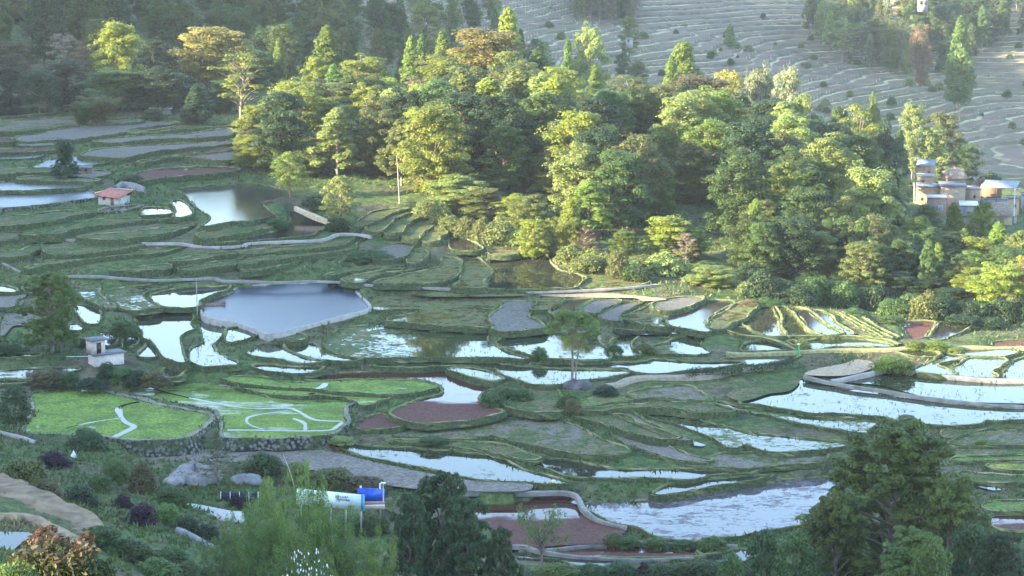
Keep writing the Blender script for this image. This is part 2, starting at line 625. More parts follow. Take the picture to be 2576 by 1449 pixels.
# ------------------------------------------------------------------ paddies traced from the photograph
GRASSC = (.055, .085, .028)
WEED = (.06, .10, .035)
SEED = (.15, .22, .045)
REDM = (.088, .036, .026)
GREYM = (.115, .105, .088)
FM = {
    'W': dict(soil=(.05, .05, .035), water=.97, scale=.3),
    'WS': dict(soil=(.045, .055, .03), plant=WEED, plantcover=.7, water=.72, scale=1.0),
    'WG': dict(soil=(.05, .055, .03), plant=WEED, plantcover=.75, water=.36, scale=1.0),
    'WM': dict(soil=(.05, .055, .03), plant=(.07, .125, .035), plantcover=.8, water=.56, scale=1.1, stretch=.8),
    'OL': dict(soil=(.09, .085, .035), plant=(.10, .12, .04), plantcover=.6, water=.45, scale=.4),
    'DK': dict(soil=(.05, .042, .038), water=.8, scale=.4, rough=.1),
    'RED': dict(soil=REDM, water=.12, scale=.25, gy=-.25, stretch=.6, soil2=(.12, .052, .038)),
    'RW': dict(soil=REDM, water=.58, scale=.14, gy=-.55, stretch=.5),
    'MUD': dict(soil=GREYM, water=.22, scale=.4, plant=WEED, plantcover=.25),
    'MW': dict(soil=(.12, .11, .115), water=.60, scale=1.3, soil2=(.2, .18, .18), stretch=.7, rough=.06),
    'GRN': dict(soil=(.10, .13, .05), plant=SEED, plantcover=.82, water=.33, scale=.13, stretch=.45),
    'GRASS': dict(soil=(.075, .08, .045), plant=GRASSC, plantcover=.72, water=0, scale=.3),
    'DIRT': dict(soil=(.135, .118, .098), plant=GRASSC, plantcover=.2, water=0, scale=.4, soil2=(.23, .205, .17)),
    'TAN': dict(soil=(.33, .25, .155), water=0, scale=.3, soil2=(.42, .33, .22)),
    'SL': dict(soil=(.06, .075, .035), plant=WEED, plantcover=.85, water=.66, scale=1.0, gx=-.40),
    'SP': dict(soil=(.06, .06, .05), water=.93, scale=.3, rip=.35, rough=.12),
    'GR2': dict(soil=(.08, .10, .04), plant=(.11, .19, .04), plantcover=.8, water=0, scale=.3),
    'YG': dict(soil=(.20, .19, .06), plant=(.26, .27, .05), plantcover=.6, water=0, scale=.3),
    'MIX': dict(soil=(.125, .112, .088), plant=GRASSC, plantcover=.55, water=0, scale=.2),
}
_fm = {}


def fmat(k):
    """three variants of every kind of field so that neighbours differ"""
    i = _fm.get(k + '#', 0)
    _fm[k + '#'] = i + 1
    key = (k, i % 3)
    if key not in _fm:
        _fm[key] = field_mat(f"paddy_{k.lower()}_{i % 3}", **FM[k])
    return _fm[key]


# (kind, outline, options: d = rim drop, dz = level offset, r = rim: g grass, s stone, n none)
FIELDS = [
    # tile 9: beside the big pond
    ('WG', '9:975,110 1150,60 1400,40 1560,48 1380,85 1290,115 1300,150 1380,200 1440,240 1260,262 1150,258 1060,212 1000,160', {}),
    ('W', '9:1395,140 1480,100 1700,65 1960,55 2090,48 2000,95 1830,165 1805,190 1790,235 1500,232 1440,200', {}),
    ('WG', '9:700,85 800,35 900,30 880,95 920,150 1040,232 1000,245 900,212 800,160', {}),
    ('W', '9:840,170 900,168 1045,240 1140,270 1080,262 920,212', {'r': 'n'}),
    ('W', '9:690,225 760,225 870,245 905,320 870,390 800,380 740,310', {}),
    ('WS', '9:650,400 700,390 750,430 700,460 655,450', {}),
    ('W', '9:1190,315 1500,290 1720,285 1752,345 1725,390 1765,440 1635,500 1635,570 1650,640 1665,700 1690,750 1530,700 1450,600 1400,545 1330,510 1320,460 1270,400 1255,340', {'dz': .4, 'd': 1.6}),
    ('W', '9:920,470 1000,485 1060,510 1030,580 990,600 955,570', {}),
    ('W', '9:1165,500 1240,525 1250,550 1180,600 1140,620', {}),
    ('W', '9:1370,570 1410,590 1410,690 1310,700 1290,670 1360,600', {}),
    ('WS', '9:1840,350 1880,340 1900,370 2000,385 2080,395 2050,470 1990,530 1930,590 1960,640 2050,700 2150,740 2130,770 1900,780 1800,750 1755,715 1770,620 1870,570 1870,480 1850,420', {}),
    ('WS', '9:2110,440 2210,430 2330,480 2310,510 2160,550 2090,555', {}),
    ('W', '9:1560,790 1640,785 1690,800 1600,870 1470,870 1500,840', {}),
    ('WS', '10:20,655 100,615 160,578 310,580 325,620 440,680 520,710 690,738 520,742 300,715 110,690', {}),
    ('WS', '10:375,605 430,590 560,575 640,600 670,660 800,690 1040,718 930,740 760,725 600,700 470,655', {}),
    ('WG', '10:290,530 370,490 500,490 525,520 480,550 380,550', {}),
    ('WS', '10:70,780 250,775 400,790 690,785 600,825 440,840 200,820', {}),
    ('W', '9:0,665 300,670 300,690 0,710', {}),
    ('DK', '9:0,860 250,810 700,800 640,830 420,880 0,892', {}),
    ('W', '9:0,895 380,872 330,900 180,930 0,965', {}),
    ('W', '9:0,20 40,50 120,100 0,95', {}),
    ('W', '9:220,60 300,80 320,120 260,100', {}),
    ('DIRT', '9:0,100 200,110 130,180 90,240 0,250', {}),
    ('MIX', '9:60,310 250,250 280,380 100,410 20,500', {'r': 'n'}),
    # bright green seedling beds
    ('GRN', '9:310,1040 500,1000 800,968 870,988 1000,1035 1260,1095 1500,1155 1850,1215 1892,1250 1885,1282 1750,1370 1620,1438 1100,1440 900,1400 620,1395 260,1385 250,1350 310,1250 340,1150', {'r': 's', 'd': 2.6, 'w': .9}),
    ('GRN', '9:1225,1012 1400,952 1560,928 1900,942 2050,972 2300,1032 2420,1062;10:350,1075 700,1066 900,1072 980,1096 968,1120 888,1150 873,1200 885,1260 900,1300 850,1340 770,1390 600,1420 0,1430;9:2080,1425 2055,1400 2062,1290 2022,1200 1980,1166 1850,1142 1500,1085 1350,1062', {'r': 's', 'd': 1.8, 'w': .6}),
    ('GRN', '10:-190,888 0,876 150,892 350,927 700,922 900,912 1100,908 1400,912 1600,922 1733,960 1700,985 1500,1028 1300,1036 900,1016 630,986 300,966 0,945 -120,925', {'d': 1.2}),
    ('GRN', '10:-60,972 300,992 620,1012 900,1034 1300,1052 1170,1110 1110,1148 1070,1135 1010,1092 900,1060 700,1052 500,1056 350,1046 100,1008', {'d': 1.2}),
    # red and striped fields in the middle
    ('RW', '10:470,900 780,852 1100,842 1400,817 1700,807 1900,852 2100,902 2320,922 2310,955 2180,1000 2110,1050 2110,1100 2200,1150 2330,1190 2150,1245 1900,1280 1650,1298 1450,1270 1350,1222 1380,1182 1600,1092 1810,1042 1810,962 1700,917 1500,892 1100,892 700,906', {}),
    ('RED', '10:1010,1310 1100,1262 1230,1217 1330,1267 1480,1302 1300,1350 1050,1352', {}),
    ('SL', '10:740,530 900,442 1200,397 1290,382 1500,412 1800,432 2000,432 2212,457 2188,545 2350,642 2500,692 2565,714 2300,700 2000,690 1500,690 1150,708 1000,700 850,670 760,620', {}),
    ('WS', '10:1190,770 1400,737 1900,727 2250,740;11:0,753 250,786 500,806 720,816 1200,823 1225,840 1050,872 880,895 720,915 620,948 380,950 280,905 150,870 60,812 0,802;10:2200,792 1900,772 1500,787', {}),
    ('WS', '10:1860,802 2000,797 2200,832 2330,890 2250,908 2050,870', {}),
    ('W', '11:350,768 900,757 1250,752 1400,738 1490,722 1650,738 1900,752 2270,745 2180,770 1900,808 1500,848 1320,838 1265,802 1180,790 700,793 500,788', {}),
    ('WS', '11:60,560 150,502 250,482 450,482 850,477 940,482 960,560 1040,640 1060,680 1030,713 800,716 500,713 400,690 250,640 100,590', {}),
    ('WS', '11:1130,532 1200,507 1310,502 1252,560 1252,610 1338,668 1290,688 1190,688 1160,650 1120,600', {}),
    ('SL', '11:1480,612 1600,572 1720,517 1960,512 1892,560 1902,600 1978,655 1850,673 1650,668 1500,658', {'dz': -.2}),
    ('W', '11:1110,437 1300,457 1540,462 1680,472 1600,482 1350,485 1180,485', {'r': 'n'}),
    ('W', '12:-180,722 0,694 250,680 500,672 440,712 300,740 90,768 40,733 -20,725', {}),
    ('WS', '12:30,582 190,550 280,547 370,582 480,627 300,637 30,642', {}),
    # fan of curved terraces below the grove
    ('MUD', '11:0,312 110,242 110,192 300,187 400,192 332,240 362,265 300,320 380,360 440,400 420,430 80,458 20,400 0,350', {}),
    ('OL', '11:435,172 650,162 600,197 540,237 450,260 370,253 430,212', {}),
    ('DK', '11:690,182 890,162 860,192 790,240 760,290 650,328 560,298 560,257 650,217', {}),
    ('MUD', '11:890,197 1000,177 1170,182 1090,217 980,260 950,300 870,268 790,255', {}),
    ('MUD', '11:1000,320 1060,282 1200,212 1380,187 1300,217 1180,282 1142,330 1160,368 1050,350', {}),
    ('OL', '11:1190,330 1290,302 1430,242 1480,202 1490,250 1560,290 1550,340 1502,370 1560,400 1600,428 1400,388 1250,358', {}),
    ('MUD', '11:1500,202 1600,172 1750,152 1920,152 1800,222 1640,270 1560,275 1500,240', {}),
    ('DK', '11:1650,310 1750,272 1950,192 2120,182 2200,197 2100,250 2000,310 1952,350 1942,420 1990,468 1850,448 1650,400 1620,350', {}),
    ('OL', '11:1990,370 2060,332 2200,252 2250,217 2400,207 2390,240 2320,300 2300,340 2150,390 2112,420 2050,448 1992,420', {}),
    ('W', '12:20,400 60,302 130,242 250,232 300,270 330,330 322,420 370,488 340,513 180,498 80,420', {}),
    ('W', '12:-150,440 0,422 60,450 150,498 0,490', {}),
    ('WS', '12:300,242 380,242 440,282 520,350 560,420 690,488 420,503 370,420 360,350', {}),
    ('DK', '12:430,252 560,257 640,302 690,350 760,410 900,478 720,488 600,420 540,350 490,290', {}),
    ('DK', '12:620,277 700,267 800,322 850,390 1000,478 940,493 800,420 700,350', {}),
    ('GRASS', '12:750,282 850,287 1000,372 1150,450 1260,518 1060,478 880,385 820,320', {}),
    ('GRASS', '12:880,292 960,322 1100,402 1340,518 1280,518 1100,430', {}),
    ('GRASS', '12:1000,312 1080,332 1250,442 1420,518 1350,510 1150,410', {}),
    ('RED', '12:1480,372 1740,372 1720,430 1670,508 1550,538 1520,480', {}),
    ('DK', '12:1800,392 1950,387 2080,407 1980,460 1830,528 1700,518 1760,440', {}),
    ('RED', '12:2260,590 2400,552 2576,532 2576,610 2400,603', {}),
    ('WS', '12:430,562 480,557 520,580 720,532 800,527 1000,532 1200,557 1370,588 1200,603 1000,593 800,598 700,618 600,618', {}),
    ('W', '12:1440,652 1600,642 1770,657 1730,688 1600,688', {}),
    ('W', '12:1850,652 1900,622 2200,614 2450,622 2500,640 2400,688 2200,688 2000,678', {}),
    ('W', '12:1600,830 1650,772 1780,732 1830,672 1900,672 2020,690 1850,740 1760,770 1870,808 1920,858', {}),
    ('WS', '12:1950,790 2000,772 2090,712 2250,707 2400,717 2300,800 2260,830 2320,878 2100,883 1990,858', {}),
    ('WS', '12:2410,890 2450,802 2540,722 2576,640 2576,890', {}),
    ('TAN', '12:580,850 700,802 950,752 1050,717 1150,732 1210,770 1050,838 850,863', {'r': 'n'}),
    # big flooded fields on the near side
    ('WS', '12:930,925 1100,882 1260,852 1500,862 1900,902 2300,942 2576,952 2576,1108 2300,1108 1950,1088 1700,1058 1500,1008 1350,963 1150,933', {'r': 'n'}),
    ('WS', '12:500,907 640,907 850,952 1150,992 1350,1027 1600,1072 1900,1127 2300,1167 2576,1182 2576,1268 2250,1273 2150,1308 1900,1323 1500,1288 1300,1238 900,1213 650,1208 400,1168 100,1123 0,1108 250,1028 420,1008 490,960', {'d': 1.6}),
    ('WM', '11:2050,1112 2293,1160;12:80,1162 300,1192 600,1242 900,1257 1200,1267 1380,1332 1440,1370 1440,1418 1300,1398 1000,1378 700,1328 400,1268 250,1228;11:2200,1165', {}),
    ('WM', '15:1400,-38 1600,-48 1780,-28 1900,32 2100,82 2350,152;16:250,168 500,197 750,217 980,237 900,268 650,298 400,313 200,298 0,240;15:2200,288 2080,208 1900,128 1700,60 1500,12', {}),
    ('WS', '15:1480,102 1650,162 1850,222 1950,258 1800,238 1600,170', {'r': 'n'}),
    ('MIX', '14:1340,152 1700,82 2100,42;15:200,20 500,32 750,77 900,162 1000,217 1220,282 1200,328 1000,343 700,318 400,260 200,225 0,165;14:2000,198 1700,183', {}),
    ('DIRT', '15:1090,122 1200,132 1400,192 1600,272 1800,352 2000,398 1800,398 1550,348 1300,258 1150,178', {}),
    ('WS', '14:590,242 900,242 1200,272 1600,297 2000,332 2300,362 2420,442 2576,502;15:450,530 700,600 600,603 350,588 0,573;14:2100,558 1900,518 1600,448 1200,378 1000,318 800,268', {}),
    ('W', '15:335,397 600,392 800,422 1000,462 1200,487 1600,482 2000,492 2400,482 2300,503 2000,518 1850,558 1750,568 1500,548 1200,543 900,548 700,528 450,448', {}),
    ('W', '15:1480,708 1650,622 1900,582 2200,557;16:283,532 150,545 100,578 -100,590;15:2200,603 1900,638 1700,688', {}),
    ('RW', '14:1950,705 2254,702;15:300,702 700,700 780,730 820,790 830,850 950,930 1080,1000 1200,1030 1140,1090 1130,1138 900,1148 600,1163 400,1178 200,1158 0,1000;14:2100,900', {'r': 'n', 'm': 'Z1'}),
    ('MW', '15:880,792 1400,772 1900,712 2300,642;16:283,592 500,575 740,557 900,600 800,760 600,870 560,960 300,1018 0,1058;15:2250,1078 1900,1118 1600,1108 1450,1060 1350,1008 1150,960 1000,900', {}),
    ('RW', '15:560,1232 900,1182 1250,1157 1600,1167 1880,1182 1830,1240 1880,1268 1400,1278 1100,1268 800,1258', {}),
    ('W', '15:200,1192 330,1192 450,1242 800,1292 1150,1322 1100,1378 800,1348 600,1300 250,1278', {}),
    ('W', '15:1900,1290 2100,1250 2250,1215 2400,1240 2350,1300 2100,1320', {}),
    ('RW', '16:2350,892 2576,887 2576,1038 2400,1028 2300,960', {}),
    ('W', '16:2090,602 2350,652 2300,660', {'r': 'n'}),
    ('MIX', '16:1890,240 2200,152 2576,92 2576,240 2200,258', {}),
    ('DIRT', '14:-1000,300 -200,292 300,277 650,292 1000,372 1500,482 2000,572 2254,592;15:340,607 300,663 0,670;14:1950,663 1500,640 1000,560 500,450 0,400 -1000,390', {'r': 'n'}),
    # upper left: ponds round the red roofed hut
    ('W', '5:1610,442 1900,417 2280,397;6:130,412 330,452 388,490 240,543 142,588 190,640 238,688 100,718 0,738;5:2100,743 1872,788 1938,730 1943,690 1850,640 1760,560 1720,500 1650,460', {'d': 2.0, 'm': 'P2'}),
    ('DK', '6:400,642 600,692 828,770 700,808 560,868 300,898 100,913 0,908;5:2200,918 1855,948 1950,917 2150,882 2400,862 2576,822;6:150,790 420,760', {'d': 1.6}),
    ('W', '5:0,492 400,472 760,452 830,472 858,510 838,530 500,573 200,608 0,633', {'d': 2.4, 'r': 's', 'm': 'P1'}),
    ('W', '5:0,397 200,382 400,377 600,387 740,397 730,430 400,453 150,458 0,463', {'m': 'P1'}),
    ('W', '5:915,650 960,622 1100,607 1250,592 1288,600 1150,628 1000,648', {'d': 2.0, 'r': 's'}),
    ('WS', '5:1322,622 1400,617 1500,622 1568,640 1578,668 1450,678 1322,688', {'d': 1.0}),
    ('W', '5:1590,562 1640,552 1700,590 1738,640 1738,678 1622,703 1620,620', {'d': 1.2}),
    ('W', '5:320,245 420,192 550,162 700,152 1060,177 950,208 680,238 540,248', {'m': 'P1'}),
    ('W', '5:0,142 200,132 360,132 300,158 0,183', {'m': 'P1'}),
    ('RED', '5:0,87 300,77 500,67 480,85 200,108 0,128', {}),
    ('RED', '5:1240,312 1400,272 1700,247 2050,247 2178,265 2000,298 1700,318 1450,343 1250,368 1150,350', {}),
    ('MUD', '5:760,132 850,92 1100,62 1500,42 1900,22 2100,12 2100,30 1700,70 1350,108 1150,158 900,148', {}),
    ('RED', '5:1300,192 1700,132 2050,67 2110,72 2100,90 1800,128 1500,163 1330,198', {}),
    ('MUD', '5:1720,152 2100,112 2100,178 2000,178 1800,155', {}),
    ('RED', '1:0,1272 80,1267 138,1298 0,1313', {}),
    ('MIX', '1:0,1132 300,1102 640,1072 760,1112 900,1102 1200,1102 1300,1112 1150,1128 800,1138 500,1168 250,1198 100,1208 0,1218', {}),
    ('MUD', '1:170,1252 350,1232 600,1182 900,1152 1300,1122 1450,1117 1700,1127 1400,1158 1180,1188 1120,1218 900,1248 650,1278 400,1288 250,1298 180,1288', {}),
    ('OL', '1:1200,1202 1500,1182 1700,1142 2100,1137 2050,1158 1600,1188 1250,1228', {}),
    ('MUD', '1:880,1292 1250,1252 1700,1232 2080,1182 2090,1240 1800,1263 1350,1278 1000,1308', {}),
    ('DK', '1:0,972 200,957 540,967 588,990 558,1023 200,1058 0,1078', {}),
    ('MUD', '1:200,1302 350,1302 520,1292 510,1328 200,1338', {}),
    # grassy treads on the slope above the pond
    ('GRASS', '5:0,722 300,682 540,652 880,657 620,695 480,733 200,773 0,808', {'d': 1.0}),
    ('GRASS', '5:200,862 420,842 560,802 800,742 1000,717 1300,717 1700,702 1640,715 1400,730 1100,755 820,785 620,828 500,863', {'d': 1.0}),
    ('GRASS', '5:740,890 900,862 1200,842 1500,802 1750,757 1790,752 1690,800 1500,848 1200,893 1000,910', {'d': 1.0}),
    ('GRASS', '5:0,1040 150,1010 300,970 420,950 380,985 280,1020 180,1060 0,1085', {'d': 1.0}),
    ('GRASS', '5:250,1172 500,1092 800,1052 1200,1022 1450,992 1690,962 1640,985 1400,1030 1100,1052 700,1095 400,1143', {'d': 1.0}),
    ('GRASS', '5:1010,1200 1200,1170 1400,1150 1540,1140 1540,1180 1400,1188', {'d': .8}),
    ('GRASS', '5:1560,1100 1800,1060 2100,1020 2400,1000 2576,990 2576,1010 2300,1030 2000,1055 1750,1100', {'d': .9}),
    ('GRASS', '5:1640,1180 1900,1130 2200,1095 2576,1060 2576,1080 2250,1120 1950,1165 1750,1195', {'d': .9}),
    ('GRASS', '6:0,1015 400,975 700,950 880,890 960,870 1040,855 970,890 880,955 700,985 400,1005 0,1040', {'d': .9}),
    ('GRASS', '6:0,1100 300,1050 700,1012 890,975 1000,900 1140,860 1270,805 1140,875 990,945 1000,980 900,1005 700,1040 300,1085 0,1130', {'d': .9}),
    ('GRASS', '6:0,1175 250,1135 500,1080 800,1050 800,1072 500,1103 250,1162 0,1200', {'d': .9}),
    ('MUD', '6:1150,1040 1300,962 1510,947 1480,1008 1440,1058 1280,1088 1160,1088', {'d': .9}),
    ('GRASS', '6:720,1250 900,1192 1300,1132 1450,1092 1520,1120 1490,1143 1250,1163 900,1213', {'d': .9}),
    ('OL', '6:1000,1298 900,1268 1200,1202 1500,1172 1650,1142 1620,1163 1500,1183 1200,1223 1060,1288', {'d': .9}),
    ('OL', '6:1540,1012 1600,1002 1648,1040 1580,1108 1500,1128 1510,1050', {'d': .9}),
    ('OL', '6:1200,1303 1400,1252 1700,1182 1800,1152 1822,1072 1948,1107 1938,1208 1850,1268 1650,1308', {'d': 1.2}),
    ('OL', '6:1920,1340 1980,1282 1990,1122 1962,1062 2080,1062 2228,1190 2148,1288 2158,1343', {'d': 1.0}),
    ('W', '6:2250,1092;7:70,1060 300,1052 480,1052 520,1120 600,1190 750,1220 838,1255 800,1298 720,1348 400,1358 0,1358;6:2222,1338 2262,1232', {'d': 1.0}),
    ('OL', '7:860,1262 700,1203 900,1212 1200,1242 1418,1280 1380,1313 1200,1338 900,1343 785,1348', {'d': .8}),
    ('OL', '7:0,982 250,972 318,1000 200,1038 0,1048', {}),
    ('GRASS', '6:960,800 1130,682 1180,657 1400,622 1480,627 1330,660 1220,718 1112,768', {'d': .9}),
    ('GRASS', '6:1122,800 1320,682 1480,642 1640,622 1640,648 1480,663 1350,718 1262,798 1200,838', {'d': 1.1}),
    ('GRASS', '6:1292,820 1400,722 1500,682 1640,672 1620,693 1500,738 1432,798 1412,838 1300,858', {'d': 1.1}),
    ('GRASS', '6:1452,850 1500,772 1640,722 1758,755 1640,808 1572,868 1560,908 1460,878', {'d': 1.1}),
    ('OL', '6:1602,890 1700,812 1828,840 1760,878 1740,918 1650,928', {'d': 1.0}),
    ('DK', '6:1880,902 2000,902 2148,980 2100,1008 1900,1000', {'d': .8}),
    ('OL', '10:1180,152 1350,107 1600,152 1900,157 2270,152 2328,200 2230,278 2190,340 2218,420 1900,413 1500,383 1310,358 1500,308 1650,260 1400,263 1160,258', {}),
    ('OL', '10:1500,102 1700,87 2100,97 2550,122 2400,133 1900,138 1600,133', {'r': 'n'}),
    ('TAN', '11:450,112 800,102 1100,112 1400,142 1590,162 1400,178 1300,150 900,148 500,133', {'r': 'n'}),
    # bare earth bank and puddle at the near corner
    ('W', '13:-60,1062 250,1057 258,1080 150,1158 30,1238 -60,1262', {'r': 'n', 'dz': .15}),
    ('GRASS', '11:130,1130 250,1060 380,1000 560,985 600,1060 680,1110 660,1178 450,1192 250,1178', {'d': .5}),
    ('GR2', '11:790,1120 900,1080 1050,1060 1150,1047 1280,1052 1260,1080 1100,1110 950,1135 800,1143', {'d': .5}),
    ('MIX', '11:1270,1030 1450,992 1650,972 1800,967 1900,1030 2000,1080 1950,1098 1700,1085 1450,1070 1330,1075', {'d': .5}),
    ('GRASS', '11:780,1180 1000,1165 1150,1150 1350,1132 1600,1112 1900,1112 2100,1160 2200,1198 1900,1196 1700,1160 1450,1150 1200,1165 1000,1188', {'d': .5}),
    ('GRASS', '12:-130,1040 0,962 150,932 480,892 488,945 400,1005 240,1023 0,1093', {'r': 'n'}),
    ('GRASS', '11:760,1240 1000,1227 1200,1242 1300,1290 1500,1370 1700,1438 1500,1438 1250,1370 1050,1300 880,1270', {'d': .5}),
    ('MUD', '11:1130,1222 1250,1207 1320,1250 1450,1320 1650,1400 1800,1447 1700,1447 1500,1380 1300,1300', {'d': .5}),
    ('GRASS', '16:1850,130 2100,82 2350,32 2576,22 2576,60 2200,108 1900,188', {'d': .6}),
    ('MIX', '16:1890,292 2200,282 2576,272 2576,308 1950,338', {'d': .6}),
    ('GR2', '16:1970,372 2200,362 2576,352 2576,388 1990,398', {'d': .6}),
    ('YG', '16:2280,432 2576,422 2576,488 2400,480', {'d': .6}),
    ('GRASS', '16:2000,502 2300,532 2576,562 2576,618 2300,590 2050,560', {'d': .6}),
    ('GR2', '16:2270,782 2576,762 2576,848 2300,848', {'d': .6}),
    ('MIX', '15:2100,342 2293,335;16:280,325 500,322 740,332 700,398 300,438 0,466;15:2200,453 1800,440', {'d': .6}),
    ('GRASS', '14:1300,207 1700,217 2200,242;15:150,272 300,332 420,372 300,388 100,330 0,300;14:2150,288 1800,258', {'d': .5}),
    ('GRASS', '5:0,872 150,847 200,870 170,900 0,933', {'d': .8}),
    ('GRASS', '5:1830,850 2100,805 2400,755 2576,705 2576,760 2200,850 1900,900', {'d': .8}),
    ('GRASS', '5:420,932 700,952 1000,952 1250,942 1280,960 1000,1008 700,1038 450,1038', {'d': .9}),
    ('DIRT', '5:680,290 800,272 1000,292 950,320 800,338 680,330', {'d': .6}),
    ('GRASS', '5:0,252 300,257 530,262 530,290 200,300 0,328', {'d': .7}),
    ('MIX', '5:250,332 700,342 900,362 700,373 300,363 180,350', {'d': .4}),
    ('MIX', '9:20,120 150,130 200,180 120,240 0,300', {'r': 'n'}),
    ('SP', '10:-20,48 150,42 400,27 895,14 940,42 1078,180 1126,240 1098,270 900,320 700,370 450,440 200,496 130,468 0,413;9:2170,388 2080,368 1920,343 1862,308 1852,217 1990,142 2230,47', {'r': 'n', 'sharp': 1, 'm': 'pond'}),
]

built = []            # (outline xy, level, bbox, kind)
for kind, trace, opt in FIELDS:
    if kind in ('GRASS', 'OL', 'MUD', 'MIX', 'RED') and trace[:2] in ('5:', '6:', '1:'):
        k_ = .25 if trace[0] == '6' else .5
        opt = dict(opt, dz=opt.get('dz', 0) + k_, d=1.5 if k_ > .3 else 1.1, low=k_ + .1)
    elif kind in ('MUD', 'OL', 'DK', 'GRASS') and trace[:3] in ('11:', '12:') and opt.get('r') != 'n':
        opt = dict(opt, dz=opt.get('dz', 0) + .3, d=1.1, low=.35)
    p = T(trace)
    p[:, 0] = np.where(p[:, 0] < 4, -110, np.where(p[:, 0] > 2570, 2690, p[:, 0]))
    c = p.mean(0)
    gz = np.array([at_ground(a, min(b, 1500), far=1300)[2] for a, b in p])
    z = float(np.mean(gz)) * .6 + float(np.min(gz)) * .4 + opt.get('dz', 0.0) * 1.0
    x, y = at_level(p[:, 0], p[:, 1], z)
    xy = np.stack([x, y], 1)
    area = .5 * float(np.sum(xy[:, 0] * np.roll(xy[:, 1], -1) - np.roll(xy[:, 0], -1) * xy[:, 1]))
    if area < 0:
        xy = xy[::-1]
    if not opt.get('sharp'):
        xy = spline(xy, True, 1.1)
    else:
        xy = spline(xy, True, 2.0) * .4 + spline(xy, True, 2.0) * .6
    if kind != 'SP':
        t_ = np.roll(xy, -1, 0) - np.roll(xy, 1, 0)
        t_ /= np.linalg.norm(t_, axis=1)[:, None] + 1e-9
        xy = xy + np.stack([t_[:, 1], -t_[:, 0]], 1) * .4
    built.append([xy, z, (xy.min(0), xy.max(0)), kind, opt])

MAT_TERRAIN = mat_terrain()
# --- one sheet of ground: near part, carved under the paddies
NR, NC = 700, 600
ys = np.exp(np.linspace(math.log(45.0), math.log(1090.0), NR))
us = np.linspace(-.40, .40, NC)
UU, YY = np.meshgrid(us, ys)
XX = UU * YY
ZZ = G(XX, YY)
rough_ = (rng.rand(NR, NC) - .5) * .35 + .35 * np.sin(XX * .31 + 1.3 * np.sin(YY * .17)) * np.sin(YY * .13 + np.sin(XX * .23))
ZZ += rough_
fixed = np.zeros_like(ZZ, bool)
near = np.zeros_like(ZZ, bool)
target = ZZ.copy()
for xy, z, (lo, hi), kind, opt in sorted(built, key=lambda b: b[1]):
    r0, r1 = np.searchsorted(ys, lo[1] - 9), np.searchsorted(ys, hi[1] + 9)
    sl = slice(max(r0, 0), min(r1, NR))
    xs, yy = XX[sl], YY[sl]
    box = (xs > lo[0] - 6) & (xs < hi[0] + 6)
    near[sl] |= box
    ins = inside(xy, xs, yy)
    fixed[sl] |= ins
    t = target[sl]
    t[ins] = z - .45 - opt.get('low', 0.0)
near &= ~fixed
H = np.where(fixed, target, ZZ)
for it in range(14):
    avg = .25 * (np.roll(H, 1, 0) + np.roll(H, -1, 0) + np.roll(H, 1, 1) + np.roll(H, -1, 1))
    H = np.where(near, .9 * avg + .1 * ZZ, H)


def grid_quads(nr, nc):
    i = np.arange(nr - 1)[:, None] * nc + np.arange(nc - 1)[None, :]
    return np.stack([i, i + 1, i + nc + 1, i + nc], -1).reshape(-1, 4)


me = mesh_np("terrain", np.stack([XX, YY, H], -1).reshape(-1, 3), grid_quads(NR, NC), None, MAT_TERRAIN, None, True)
link("terrain", me, kind='structure')

# --- far side of the valley: stepped terraces
NR2, NC2 = 560, 620
ys2 = np.exp(np.linspace(math.log(1090.0), math.log(3000.0), NR2))
us2 = np.linspace(-.40, .40, NC2)
U2, Y2 = np.meshgrid(us2, ys2)
X2 = U2 * Y2
Z2 = G(X2, Y2)


def wave(x, y, seed):
    r = np.random.RandomState(seed)
    o = np.zeros_like(x)
    for k in range(10):
        f = .004 * 1.45 ** k
        a = r.uniform(0, 6.28)
        o += np.sin((x * math.cos(a) + y * math.sin(a) * .7) * f + r.uniform(0, 6.28)) / 1.28 ** k
    return o


HB = Z2 + 3.4 * wave(X2 * .8, Y2 * .8, 3) + .75 * wave(X2 * 4, Y2 * 4, 8) + .10 * wave(X2 * 16, Y2 * 16, 9)
STEP = 2.0
q = HB / STEP
fr = q - np.floor(q)
zst = STEP * (np.floor(q) + np.clip((fr - .76) / .24, 0, 1)) + .5 * np.exp(-((fr - .71) / .05) ** 2)
fade = np.clip((Y2 - 1090) / 60.0, 0, 1)
zst = zst + .07 * wave(X2 * 25, Y2 * 25, 12)
ZF = Z2 * (1 - fade) + zst * fade
r0 = H[-1]
ZF[0] = np.interp(us2, us, r0)
MAT_SLOPE = mat_hill()
me = mesh_np("hillside", np.stack([X2, Y2, ZF], -1).reshape(-1, 3), grid_quads(NR2, NC2), None, MAT_SLOPE, {'frac': fr.ravel()}, False)
link("hillside", me, kind='structure')


def ground_z(x, y):
    """height of the built ground"""
    x, y = float(x), float(y)
    if y > 1095:
        j = np.clip(np.searchsorted(ys2, y), 1, NR2 - 1)
        i = int(np.clip((x / y + .40) / .80 * (NC2 - 1), 0, NC2 - 1))
        return float(ZF[j, i])
    j = int(np.clip(np.searchsorted(ys, y), 1, NR - 1))
    i = int(np.clip((x / y + .40) / .80 * (NC - 1), 0, NC - 1))
    return float(H[j, i])


# --- the ridge on the sun's side that keeps the paddies in evening shade
def ridge_top(y):
    return np.interp(y / S, [-250, 0, 48, 111, 172, 200, 247, 300, 340, 395, 450, 560, 640, 800, 920, 1000], [156, 152, 148, 136, 119, 116, 110, 108, 109, 118, 146, 150, 158, 158, 150, 140]) * S


